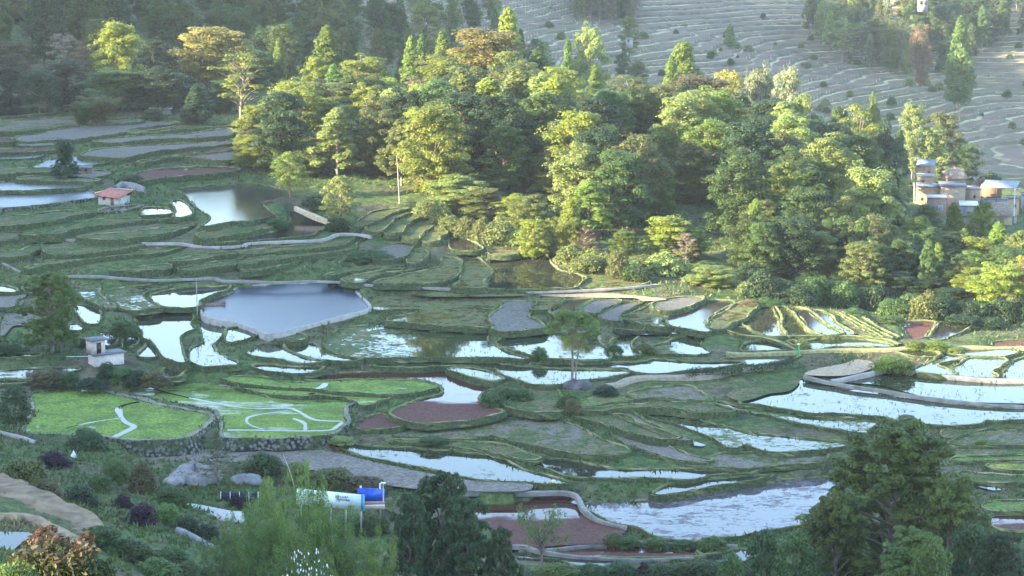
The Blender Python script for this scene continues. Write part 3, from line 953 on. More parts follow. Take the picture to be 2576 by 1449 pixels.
RY_ = np.linspace(-260 * S, 1010 * S, 160)
RXs = np.linspace(-560 * S, -215 * S, 60)
RX_, RYY = np.meshgrid(RXs, RY_)
tt = np.clip((RX_ / S + 215) / (-330 + 215), 0, 1)
foot = 2 * S
prof = np.where(RX_ / S > -330, tt * tt * (3 - 2 * tt), 1 - .5 * np.clip((-330 - RX_ / S) / 230, 0, 1))
RZ = foot + (ridge_top(RYY) + 2.2 * wave(RX_ * 3, RYY * 3, 5) - foot) * prof
me = mesh_np("hill", np.stack([RX_, RYY, RZ], -1).reshape(-1, 3), grid_quads(160, 60), None, MAT_TERRAIN, None, True)
link("hill", me, kind='structure')

# --- paddies: water or soil sheet, and the earth bank round each
MAT_BANK = mat_bank("earth_bank", False)
MAT_BANKS = mat_bank("stone_bank", True)
special = {
    'Z1': field_mat("paddy_red_shallow", soil=REDM, water=.42, scale=.10, gy=-.75, gx=.1, stretch=.5, soil2=(.12, .052, .038)),
    'pond': field_mat("pond_water", soil=(.075, .09, .125), water=1.2, rip=.5, rough=.26, scale=.3, ws=5.0, ior=1.33),
    'P2': field_mat("grove_pond_water", soil=(.10, .095, .07), water=1.2, rip=.12, rough=.07, scale=.3, ws=4.0),
    'P1': field_mat("sky_pale_water", soil=(.19, .21, .215), water=1.2, rip=.6, rough=.27, ior=1.36, scale=.3, ws=4.0),  # rippled water, base colour paled to stand in for reflected sky
}
FNAME = {'W': 'water', 'WM': 'water', 'WS': 'water', 'WG': 'water', 'OL': 'water', 'DK': 'water', 'RED': 'paddy_field', 'RW': 'water', 'MUD': 'paddy_field', 'MW': 'water', 'GRN': 'paddy_field',
         'GRASS': 'paddy_field', 'DIRT': 'paddy_field', 'TAN': 'dirt_ground', 'SL': 'water', 'SP': 'water', 'MIX': 'paddy_field', 'GR2': 'paddy_field', 'YG': 'paddy_field'}


def offset_ring(xy, closed=True):
    t = np.roll(xy, -1, 0) - np.roll(xy, 1, 0)
    if not closed:
        t[0] = xy[1] - xy[0]
        t[-1] = xy[-1] - xy[-2]
    t /= np.linalg.norm(t, axis=1)[:, None] + 1e-9
    return np.stack([t[:, 1], -t[:, 0]], 1)


def smooth_noise(n, k, r, amp):
    v = r.rand(n) - .5
    for _ in range(k):
        v = (np.roll(v, 1) + v + np.roll(v, -1)) / 3
    return v / (np.abs(v).max() + 1e-9) * amp


def sweep(xy, zs, prof, closed, r, jit=.06, wa=.22, la=.10):
    """sweeps a profile [(offset, dz)] along a plan line"""
    nrm = offset_ring(xy, closed)
    n, m = len(xy), len(prof)
    wob = smooth_noise(n, 3, r, wa)
    lift = smooth_noise(n, 2, r, la)
    V = np.zeros((n, m, 3))
    for k, (o, dz) in enumerate(prof):
        oo = o * (1 + wob * (1 if k > 1 else .3)) + (r.rand(n) - .5) * jit
        V[:, k, :2] = xy + nrm * oo[:, None]
        V[:, k, 2] = zs + dz + (lift if 0 < k < m - 1 else 0) + (r.rand(n) - .5) * jit
    i = np.arange(n if closed else n - 1)[:, None] * m
    j = np.arange(m - 1)[None, :]
    i2 = ((np.arange(n if closed else n - 1) + 1) % n)[:, None] * m
    qd = np.stack([i + j, i2 + j, i2 + j + 1, i + j + 1], -1).reshape(-1, 4)
    return V.reshape(-1, 3), qd


seed_pts, tuft_pts = [], []
for idx, (xy, z, (lo, hi), kind, opt) in enumerate(built):
    r = np.random.RandomState(100 + idx)
    tri = tessellate_polygon([[Vector((a, b, 0)) for a, b in xy]])
    v = np.column_stack([xy, np.full(len(xy), z)])
    tri = np.array(tri)
    # face up
    a, b, c = v[tri[:, 0]], v[tri[:, 1]], v[tri[:, 2]]
    dn = np.cross(b - a, c - a)[:, 2] < 0
    tri[dn] = tri[dn][:, ::-1]
    mat = special[opt['m']] if 'm' in opt else fmat(kind)
    link(FNAME[kind], mesh_np(FNAME[kind], v, None, tri, mat), kind='structure')
    rk = opt.get('r', 'g')
    if rk != 'n':
        w = opt.get('w', .2 + .28 * r.rand())
        d = opt.get('d', .9)
        prof = [(-.25, -.2), (-.05, .08), (.08, .22), (.16 + w * .5, .27), (.1 + w, .2), (.18 + w, .02), (.24 + w + .18 * d, -.5 * d), (.3 + w + .35 * d, -d)]
        V, qd = sweep(xy, z, prof, True, r, .16, .5, .16)
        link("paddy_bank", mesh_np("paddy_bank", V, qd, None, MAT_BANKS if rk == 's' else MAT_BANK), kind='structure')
        nrm = offset_ring(xy)
        k = int(len(xy) * 2.2)
        ii = r.randint(0, len(xy), k)
        off = r.uniform(.1, w + .5, k)
        tuft_pts.append(np.column_stack([xy[ii] + nrm[ii] * off[:, None], np.full(k, z + .12) - .25 * (off > w + .15)]))
    dens = {'WS': .30, 'WG': .45, 'WM': .6, 'MW': .03, 'SL': .35, 'OL': .12}.get(kind, 0)
    if dens:
        area = (hi[0] - lo[0]) * (hi[1] - lo[1])
        k = int(min(area * dens, 9000))
        px_, py_ = r.uniform(lo[0], hi[0], k), r.uniform(lo[1], hi[1], k)
        g = wave(px_ * 18, py_ * 18, idx) + wave(px_ * 60, py_ * 60, idx + 7) * .8
        ok = inside(xy, px_, py_) & (g > -.2)
        seed_pts.append(np.column_stack([px_[ok], py_[ok], np.full(ok.sum(), z - .03)]))


def blades(pts, hmin, hmax, wid, r, per=2, lean=.35):
    n = len(pts)
    out, tris, lv = [], [], []
    for k in range(per):
        h = r.uniform(hmin, hmax, n)
        a = r.uniform(0, 6.283, n)
        off = np.column_stack([np.cos(a), np.sin(a)])
        b = pts + np.column_stack([r.normal(0, wid, n), r.normal(0, wid, n), np.zeros(n)])
        w = wid * r.uniform(.5, 1.0, n)
        p1 = b - np.column_stack([off * w[:, None], np.zeros(n)])
        p2 = b + np.column_stack([off * w[:, None], np.zeros(n)])
        p3 = b + np.column_stack([r.normal(0, lean, n) * h, r.normal(0, lean, n) * h, h])
        out.append(np.stack([p1, p2, p3], 1).reshape(-1, 3))
        lv.append(np.repeat(r.rand(n), 3))
    v = np.concatenate(out)
    return v, np.arange(len(v)).reshape(-1, 3), np.concatenate(lv)


r = np.random.RandomState(55)
v, t, lv = blades(np.concatenate(seed_pts), .18, .5, .07, r, 2, .25)
link("rice_stubble_grass", mesh_np("rice_stubble_grass", v, None, t, leafmat('mid'), {'lv': lv}), kind='stuff', label="dark green rice shoots and weeds standing in the flooded paddies", cat="grass")
tp = np.concatenate(tuft_pts)
v, t, lv = blades(tp, .15, .55, .14, r, 2, .4)
link("bank_grass", mesh_np("bank_grass", v, None, t, leafmat('mid'), {'lv': lv}), kind='stuff', label="short green grass fringing the earth banks between paddies", cat="grass")
dry = tp[r.rand(len(tp)) < .22]
v, t, lv = blades(dry, .2, .6, .12, r, 2, .5)
link("dry_grass", mesh_np("dry_grass", v, None, t, leafmat('tan'), {'lv': lv}), kind='stuff', label="dry straw coloured grass on the tops of paddy banks", cat="grass")

# rough grass and low growth on uncultivated ground
gy_ = np.exp(rng.uniform(math.log(120), math.log(760), 90000))
gx_ = rng.uniform(-.26, .26, 90000) * gy_
j_ = np.clip(np.searchsorted(ys, gy_), 1, NR - 1)
i_ = np.clip(((gx_ / gy_) + .40) / .80 * (NC - 1), 0, NC - 1).astype(int)
ok = ~fixed[j_, i_] & (wave(gx_ * 12, gy_ * 12, 77) > -.6)
gp = np.column_stack([gx_, gy_, H[j_, i_] - .05])[ok]
part_ = wave(gp[:, 0] * 9, gp[:, 1] * 9, 91) + r.normal(0, .8, len(gp))
for nm, cl, sel, lb in (("rough_grass", 'green', part_ < .5, "rough green grass and weeds on the slopes between the paddies"), ("dry_weeds", 'tan', part_ > 1.5, "dry straw coloured weeds scattered over the slopes"), ("low_scrub_grass", 'olive', (part_ >= .5) & (part_ <= 1.5), "olive coloured weeds and low growth on the slopes")):
    v, t, lv = blades(gp[sel], .25, .9, .3, r, 3, .6)
    link(nm, mesh_np(nm, v, None, t, leafmat(cl), {'lv': lv}), kind='stuff', label=lb, cat="grass")



# --- paths and concrete walls
def trace_line(trace, lift=0.0, step=1.2):
    p = T(trace)
    xyz = np.array([at_ground(a, b, lift, 1300) for a, b in p])
    return spline(xyz, False, step)


def strip(name, trace, w, h, drop, mat, kind='structure', lift=.25, label=None, cat=None, jit=.03, level=None):
    p = trace_line(trace, lift)
    zz = p[:, 2].copy()
    for _ in range(6):
        zz[1:-1] = (zz[:-2] + zz[1:-1] + zz[2:]) / 3
    if level is not None:
        zz[:] = level
    prof = [(-w / 2 - .02, -drop), (-w / 2, h * .2), (-w / 2 + .04, h), (0, h + .02), (w / 2 - .04, h), (w / 2, h * .2), (w / 2 + .02, -drop)]
    V, qd = sweep(p[:, :2], zz, prof, False, np.random.RandomState(len(name) + len(p)), jit)
    m = len(prof)
    n = len(p)
    ends = [[i for i in range(m - 1, -1, -1)], [(n - 1) * m + i for i in range(m)]]
    tri = [[e[0], e[i], e[i + 1]] for e in ends for i in range(1, m - 1)]
    return link(name, mesh_np(name, V, qd, np.array(tri), mat), None, kind, label, cat)


strip("path", '5:-60,1080 0,1110 150,1190 300,1235 400,1245 650,1240 950,1245 1250,1270 1500,1275 1800,1265 1960,1260;6:-220,1285 0,1285 300,1300 600,1285 900,1295 1100,1320 1500,1340 2000,1365 2254,1372;7:0,1372 400,1385 800,1370 1150,1350 1400,1332 1500,1320', .75, .14, .35, MAT_CONCD)
strip("path", '5:1300,940 1650,935 1850,975 2100,970 2254,955;6:0,935 400,920 700,905 850,850 1000,850 1150,880', .7, .14, .5, MAT_CONC, lift=.5)
strip("path", '5:0,945 300,905 520,895 700,915 1000,920 1200,905', .6, .14, .4, MAT_CONCD)
strip("path", '6:450,610 600,680 820,765', 1.0, .3, .8, simple("dry_track", (.42, .34, .22), .95, .25))
strip("path", '11:1050,950 1150,940 1250,900 1400,872 1750,867 2100,848 2400,790 2560,770', 2.2, .1, 1.0, simple("dirt_track", (.24, .20, .15), .95, .25), lift=.4)
strip("path", '12:-150,655 0,660 500,645 900,620 1300,620 1700,605 2100,600 2576,610', 1.4, .12, 1.0, simple("grass_track", (.22, .21, .10), .95, .35), lift=.3)
strip("path", '12:0,495 200,520 300,545 400,590 500,635', 1.2, .2, 1.0, MAT_BANK)
strip("path", '12:430,510 750,500 1000,505 1300,535 1450,580', 1.3, .2, 1.0, MAT_BANK)
pond = next(b for b in built if b[3] == 'SP')


def wall_ring(name, xy, z, w, top, drop, mat, label, cat, closed=False):
    prof = [(-.05, -drop), (-.03, top), (.03, top + .03), (w - .03, top + .03), (w, top), (w + .04, -drop)]
    V, qd = sweep(xy, z, prof, closed, np.random.RandomState(4), .015)
    m, n = len(prof), len(xy)
    tri = None
    if not closed:
        tri = np.array([[0, i + 1, i] for i in range(1, m - 1)] + [[(n - 1) * m, (n - 1) * m + i, (n - 1) * m + i + 1] for i in range(1, m - 1)])
    return link(name, mesh_np(name, V, qd, tri, mat), None, None, label, cat)


wall_ring("pond_wall", pond[0], pond[1], .5, .3, 1.6, MAT_CONC, "pale concrete wall round the large blue pond", "wall", True)
strip("canal_wall", '12:565,868 700,905 860,935 1050,970 1300,1002 1550,1047 1800,1082 2200,1130 2576,1152', .6, .22, .5, MAT_CONCD, None, .1, "long grey concrete channel wall between two flooded fields", "wall")
strip("canal_wall", '12:805,918 960,893 1090,860 1180,840 1338,800 1500,822 1900,872 2300,905 2620,912', .9, .3, .6, MAT_CONC, None, .1, "angled concrete wall with a sunlit top bending at a point", "wall")
strip("field_wall", '14:1900,690 2254,688;15:300,690 650,682 760,708 795,750 835,840 950,930 1100,985 1240,1008', .7, .25, .5, MAT_CONCD, None, .2, "curved concrete wall between the red field and the muddy lilac field", "wall")
strip("field_wall", '15:420,1205 560,1205 900,1170 1250,1143 1600,1152 1900,1165 2250,1175', .5, .2, .5, MAT_CONCD, None, .2, "low pale wall above the thin red strip field", "wall")
strip("field_wall", '15:150,1175 300,1180 450,1225 800,1280 1150,1300 1500,1297 1850,1285', .5, .2, .5, MAT_CONCD, None, .2, "low curving wall below the thin red strip field", "wall")


# ------------------------------------------------------------------ trees: crown of leaf clumps on a limbed trunk
def unit(v):
    return v / (np.linalg.norm(v, axis=-1, keepdims=True) + 1e-9)


def leaf_quads(c, nrm, L, W, r):
    n = len(c)
    t = unit(np.cross(nrm, r.normal(size=(n, 3))))
    b = np.cross(nrm, t)
    L = L * r.uniform(.65, 1.3, (n, 1))
    W = W * r.uniform(.65, 1.3, (n, 1))
    v = np.stack([c - t * L / 2, c + b * W / 2 - nrm * W * .15, c + t * L / 2, c - b * W / 2 - nrm * W * .15], 1)
    return v.reshape(-1, 3)


def clump(c, a, b, n, r, up=.5):
    """points and normals on a flattened leafy clump, denser on its top"""
    d = unit(r.normal(size=(n, 3)))
    fl = (d[:, 2] < -.25) & (r.rand(n) < .75)
    d[fl, 2] *= -1
    rad = (.55 + .45 * r.rand(n) ** .6)[:, None]
    p = c + d * np.array([a, a, b]) * rad
    nn = unit(d / np.array([a, a, b]) * a * .8 + np.array([0, 0, up]) + r.normal(size=(n, 3)) * .45)
    return p, nn


def limb(g, p0, p1, r0, r1, r, sag=.12):
    p0, p1 = np.asarray(p0, float), np.asarray(p1, float)
    t = np.linspace(0, 1, 5)[:, None]
    L = np.linalg.norm(p1 - p0)
    bend = np.array([r.normal(0, .06), r.normal(0, .06), sag]) * L
    pts = p0 + (p1 - p0) * t + bend * np.sin(t * math.pi) * .6
    g.tube(pts, np.linspace(r0, r1, 5), 5, False)


def make_proto(kind, seed):
    """returns (crown mesh, trunk mesh, nominal width, nominal height)"""
    r = np.random.RandomState(seed)
    tg = Geo()
    P, NN, SH = [], [], []
    leaf = (.55, .36)

    def put(c, a, b, n, up=.5, sh=None):
        p, nn = clump(np.asarray(c, float), a, b, n, r, up)
        P.append(p)
        NN.append(nn)
        s = r.uniform(0, 1) if sh is None else sh
        SH.append(np.clip(s * .55 + .45 * r.rand(n), 0, 1))

    if kind in ('broad', 'layer', 'open'):
        w, h = 13.0, 21.0
        if kind == 'open':
            nc, nl, leaf = 40, 120, (.55, .34)
        elif kind == 'layer':
            nc, nl, leaf = 92, 200, (.46, .30)
        else:
            nc, nl, leaf = 120, 205, (.46, .32)
        base = {'broad': .14, 'layer': .26, 'open': .34}[kind] * h
        top0 = np.array([r.normal(0, .3), r.normal(0, .3), h * .62])
        tg.tube([[0, 0, -1.5], [r.normal(0, .1), 0, h * .2], [top0[0] * .5, top0[1] * .5, h * .4], top0], [.42, .34, .26, .14], 7)
        for k in range(nc):
            u = (k + .5) / nc
            zz = base + (h - base) * (1 - (1 - u) ** 1.15)
            t = (zz - base) / (h - base)
            rr = w / 2 * math.sqrt(max(0.0, 1 - ((t - .42) / .61) ** 2)) if kind != 'layer' else w / 2 * math.sqrt(max(0.0, 1 - ((t - .45) / .62) ** 2)) * (1.08 if t > .4 else .9)
            rr = max(rr, .8)
            ang = k * 2.39996 + r.normal(0, .35)
            rad = rr * r.uniform(.45, .98) if k % 4 else rr * r.uniform(.1, .45)
            c = np.array([math.cos(ang) * rad, math.sin(ang) * rad, zz + r.normal(0, .5 if kind != 'layer' else 1.5)])
            a = r.uniform(.8, 2.0) * (.8 if kind == 'open' else 1)
            b = a * {'broad': .66, 'layer': .74, 'open': .5}[kind]
            put(c, a, b, int(nl * (a / 1.5) ** 2), .55)
            if k % 3 == 0:
                put(c + r.normal(0, .7, 3), a * 1.5, b * 1.7, int(nl * .22), .4)
            s0 = np.array([0, 0, max(h * .16, zz - rad * .75 - r.uniform(.5, 2))])
            s0[:2] = top0[:2] * min(1, s0[2] / (h * .62))
            if k % (2 if kind == 'broad' else 1) == 0:
                limb(tg, s0, c - np.array([0, 0, b * .4]), .15, .035, r)
    elif kind == 'cone':
        w, h = 8.5, 21.0
        leaf = (.62, .36)
        tg.tube([[0, 0, -1.5], [0.05, 0, h * .3], [r.normal(0, .1), r.normal(0, .1), h * .7], [0, 0, h * .97]], [.34, .26, .14, .03], 6)
        nc = 84
        for k in range(nc):
            t = (k + .5) / nc
            zz = h * (.08 + .90 * t ** .92)
            rr = w / 2 * (1 - t) ** .72 * r.uniform(.6, 1.1) * (.55 + .45 * min(1, t / .12)) + .15
            ang = k * 2.39996 + r.normal(0, .3)
            c = np.array([math.cos(ang) * rr * .8, math.sin(ang) * rr * .8, zz + rr * .12])
            a = .62 + rr * .36
            put(c, a, a * .72, int(100 * (a / .9) ** 1.6), .8)
            limb(tg, [0, 0, zz - rr * .15], c, .06, .02, r, .05)
        put([0, 0, h * .975], .28, .75, 40, .8, .9)
    elif kind == 'pine':
        w, h = 10.0, 21.0
        leaf = (.58, .34)
        tg.tube([[0, 0, -1.5], [.1, 0, h * .35], [.2, .1, h * .7], [0, 0, h * .95]], [.36, .27, .16, .04], 6)
        nc = 64
        for k in range(nc):
            t = (k + .5) / nc
            zz = h * (.16 + .82 * t)
            rr = w / 2 * (1 - t ** 1.7) * r.uniform(.5, 1.05) + .3
            ang = k * 2.39996 + r.normal(0, .4)
            c = np.array([math.cos(ang) * rr * .85, math.sin(ang) * rr * .85, zz + rr * .18])
            a = r.uniform(.85, 1.45)
            put(c, a, a * .78, int(180 * (a / 1.2) ** 2), .9)
            limb(tg, [0, 0, zz - rr * .25], c, .08, .02, r, .04)
    elif kind == 'bare':
        w, h = 12.0, 13.0
        leaf = (.34, .2)
        tips = []

        def grow(p, d, L, rad, lev):
            p1 = p + d * L
            pts = np.array([p, p + d * L * .5 + r.normal(0, .05, 3) * L, p1])
            tg.tube(pts, [rad, rad * .82, rad * .62], 5 if lev < 3 else 3, False)
            if lev == 5:
                tips.append(p1)
                return
            for _ in range(3 if lev < 3 else 2):
                nd = unit(d * .9 + r.normal(0, .48, 3) + np.array([0, 0, .16]))
                grow(p1, nd, L * r.uniform(.62, .86), rad * .6, lev + 1)
        grow(np.array([0, 0, -1.0]), np.array([.05, 0, 1.0]), 4.0, .33, 0)
        tips = np.array(tips)
        sc_ = (h - 3.0) / max(1e-3, tips[:, 2].max() - 3.0)
        for c in tips[r.rand(len(tips)) < .8]:
            put(c, .45, .35, 7, .4)
    elif kind == 'bush':
        w, h = 6.0, 4.2
        leaf = (.36, .24)
        for k in range(24):
            ang = k * 2.39996
            t = (k + .5) / 24
            rad = w / 2 * math.sqrt(t) * .78
            zz = h * .82 * (1 - .75 * t ** 1.6) * r.uniform(.8, 1.1)
            c = np.array([math.cos(ang) * rad, math.sin(ang) * rad, max(zz - .4, .5)])
            a = r.uniform(.75, 1.15)
            put(c, a, a * .8, 95, .5)
            put(np.array([c[0], c[1], c[2] * .45]), a * .9, a * .9, 45, .3)
            tg.tube([[c[0] * .15, c[1] * .15, -.4], [c[0] * .6, c[1] * .6, c[2] * .5], c], [.07, .05, .02], 4, False)
    elif kind == 'column':
        w, h = 5.0, 9.0
        leaf = (.36, .25)
        tg.tube([[0, 0, -1], [0, 0, h * .4], [0, 0, h * .8]], [.3, .22, .08], 6)
        for k in range(40):
            t = (k + .5) / 40
            zz = h * (.12 + .84 * t)
            rr = w / 2 * (.62 + .38 * math.sin(t * 7.0 + .6)) * math.sqrt(max(.04, 1 - t ** 5)) * .72
            ang = k * 2.39996
            put([math.cos(ang) * rr, math.sin(ang) * rr, zz], .85, .7, 95, .5)
            if k % 3 == 0:
                limb(tg, [0, 0, zz - .5], [math.cos(ang) * rr, math.sin(ang) * rr, zz], .05, .02, r)
    elif kind == 'bamboo':
        w, h = 8.0, 12.0
        leaf = (.62, .14)
        for k in range(34):
            ang = r.uniform(0, 6.28)
            lean = r.uniform(.15, 1.0) * w / 2
            hh = h * r.uniform(.62, 1.0)
            b0 = np.array([math.cos(ang), math.sin(ang), 0]) * r.uniform(0, .7)
            t = np.linspace(0, 1, 8)[:, None]
            tip = b0 + np.array([math.cos(ang) * lean, math.sin(ang) * lean, hh])
            pts = b0 + (tip - b0) * np.concatenate([t ** 1.8, t ** 1.8, 1 - (1 - t) ** 1.35], 1)
            pts[:, 2] -= .8 * (t[:, 0] > .95)
            tg.tube(pts, np.linspace(.06, .015, 8), 4, False)
            for q in range(1, 8):
                for _ in range(2):
                    put(pts[q] + r.normal(0, .3, 3), .75, .6, 26, .5)
    elif kind == 'willow':
        w, h = 9.0, 11.0
        leaf = (.5, .10)
        tg.tube([[0, 0, -1], [.1, 0, h * .22], [0, 0, h * .45]], [.28, .22, .15], 6)
        for k in range(30):
            ang = k * 2.39996 + r.normal(0, .3)
            rad = w / 2 * r.uniform(.3, 1.0)
            c = np.array([math.cos(ang) * rad, math.sin(ang) * rad, h * r.uniform(.55, 1.0) - rad * .25])
            limb(tg, [0, 0, h * r.uniform(.22, .45)], c, .09, .02, r, .15)
            for q in range(5):
                put(c + np.array([r.normal(0, .5), r.normal(0, .5), -q * .45 - r.rand()]), .35, .55, 16, .2)
    elif kind == 'sapling':
        w, h = 8.0, 9.0
        leaf = (.34, .12)
        tg.tube([[0, 0, -1], [.05, 0, h * .5], [0, 0, h]], [.16, .1, .02], 6)
        for k in range(46):
            t = (k + .5) / 46
            zz = h * (.2 + .78 * t)
            rr = w / 2 * (1 - t) ** .7 * r.uniform(.55, 1.1) + .2
            ang = k * 2.39996
            c = np.array([math.cos(ang) * rr, math.sin(ang) * rr, zz + rr * .35])
            limb(tg, [0, 0, zz], c, .045, .012, r, .02)
            for q in (.45, .7, 1.0):
                put(np.array([0, 0, zz]) * (1 - q) + c * q, .5, .22, 14, .6)
    p = np.concatenate(P)
    v = leaf_quads(p, np.concatenate(NN), leaf[0], leaf[1], r)
    lv = np.repeat(np.concatenate(SH), 4)
    qd = np.arange(len(v)).reshape(-1, 4)
    cm = mesh_np("crown_" + kind, v, qd, None, leafmat('green'), {'lv': lv})
    tm = tg.mesh("trunk_" + kind, MAT_GREYBARK if kind == 'bare' else MAT_BARK, None, True)
    ext = np.percentile(np.abs(v[:, :2]), 98.5)
    return cm, tm, 2 * ext, float(np.percentile(v[:, 2], 99.8))


_protos = {}


def proto(kind, i):
    cnt = {'broad': 5, 'layer': 4, 'open': 3, 'cone': 5, 'pine': 3, 'bare': 3, 'bush': 4, 'column': 1, 'bamboo': 3, 'willow': 2, 'sapling': 1}[kind]
    key = (kind, i % cnt)
    if key not in _protos:
        _protos[key] = make_proto(kind, 31 * (i % cnt) + sum(map(ord, kind)))
    return _protos[key]


TNAME = {'broad': 'broadleaf_tree', 'layer': 'spreading_tree', 'open': 'open_crowned_tree', 'cone': 'conifer_tree', 'pine': 'pine_tree', 'bare': 'bare_tree', 'bush': 'bush', 'column': 'pruned_tree',
         'bamboo': 'bamboo_clump', 'willow': 'willow_tree', 'sapling': 'sapling'}
TCAT = {'bush': 'bush', 'bamboo': 'bamboo'}
tcount = 0


def plant(x, y, z, w, h, kind, col, label, group=None, name=None, rz=None):
    global tcount
    tcount += 1
    cm, tm, pw, ph = proto(kind, tcount * 7 + int(abs(x) * 3))
    rt = empty(name or TNAME[kind], (x, y, z), random.uniform(0, 6.28) if rz is None else rz, label, TCAT.get(kind, 'tree'), group)
    rt.scale = (w / pw, w / pw, h / ph)
    c = link('foliage' if kind in ('bush', 'bamboo') else 'crown', cm, rt)
    c.material_slots[0].link = 'OBJECT'
    c.material_slots[0].material = leafmat(col)
    link('stem' if kind in ('bush', 'bamboo') else 'trunk', tm, rt)
    return rt


COLW = {'yel': 'bright yellow green', 'lime': 'fresh lime green', 'green': 'mid green', 'dark': 'dark green', 'olive': 'olive', 'ochre': 'ochre', 'tan': 'dry tan', 'silver': 'silvery', 'rust': 'rusty brown',
        'purple': 'dark purple', 'brown': 'dull brown', 'mid': 'grass green', 'fresh': 'light green', 'pale': 'pale green', 'pink': 'pinkish'}
KINDW = {'broad': 'broadleaf tree', 'layer': 'flat layered spreading tree', 'open': 'thin open crowned tree', 'cone': 'pointed conifer', 'pine': 'tall ragged pine', 'bare': 'nearly leafless tree', 'bush': 'bush',
         'column': 'pruned tree', 'bamboo': 'bamboo clump', 'willow': 'feathery willow', 'sapling': 'thin young tree'}


def grow_at(px, top, w, D, kind, col, place, base=None, group=None, lab=None, hk=None):
    """a tree seen at px with its top at row top, crown w pixels wide, D layout units off (or standing where row base meets the ground)"""
    if base is not None:
        x, y, z = at_ground(px, base)
    else:
        x, y, _ = at_depth(px, top, D * S)
        z = ground_z(x, y)
    zt = at_depth(px, top, y)[2]
    h = max(zt - z, 1.0)
    wm = w * 1.12 / FOC * y
    label = lab or f"{COLW[col]} {KINDW[kind]} {place}"
    return plant(x, y, z - .3, wm, h, kind, col, label, group)


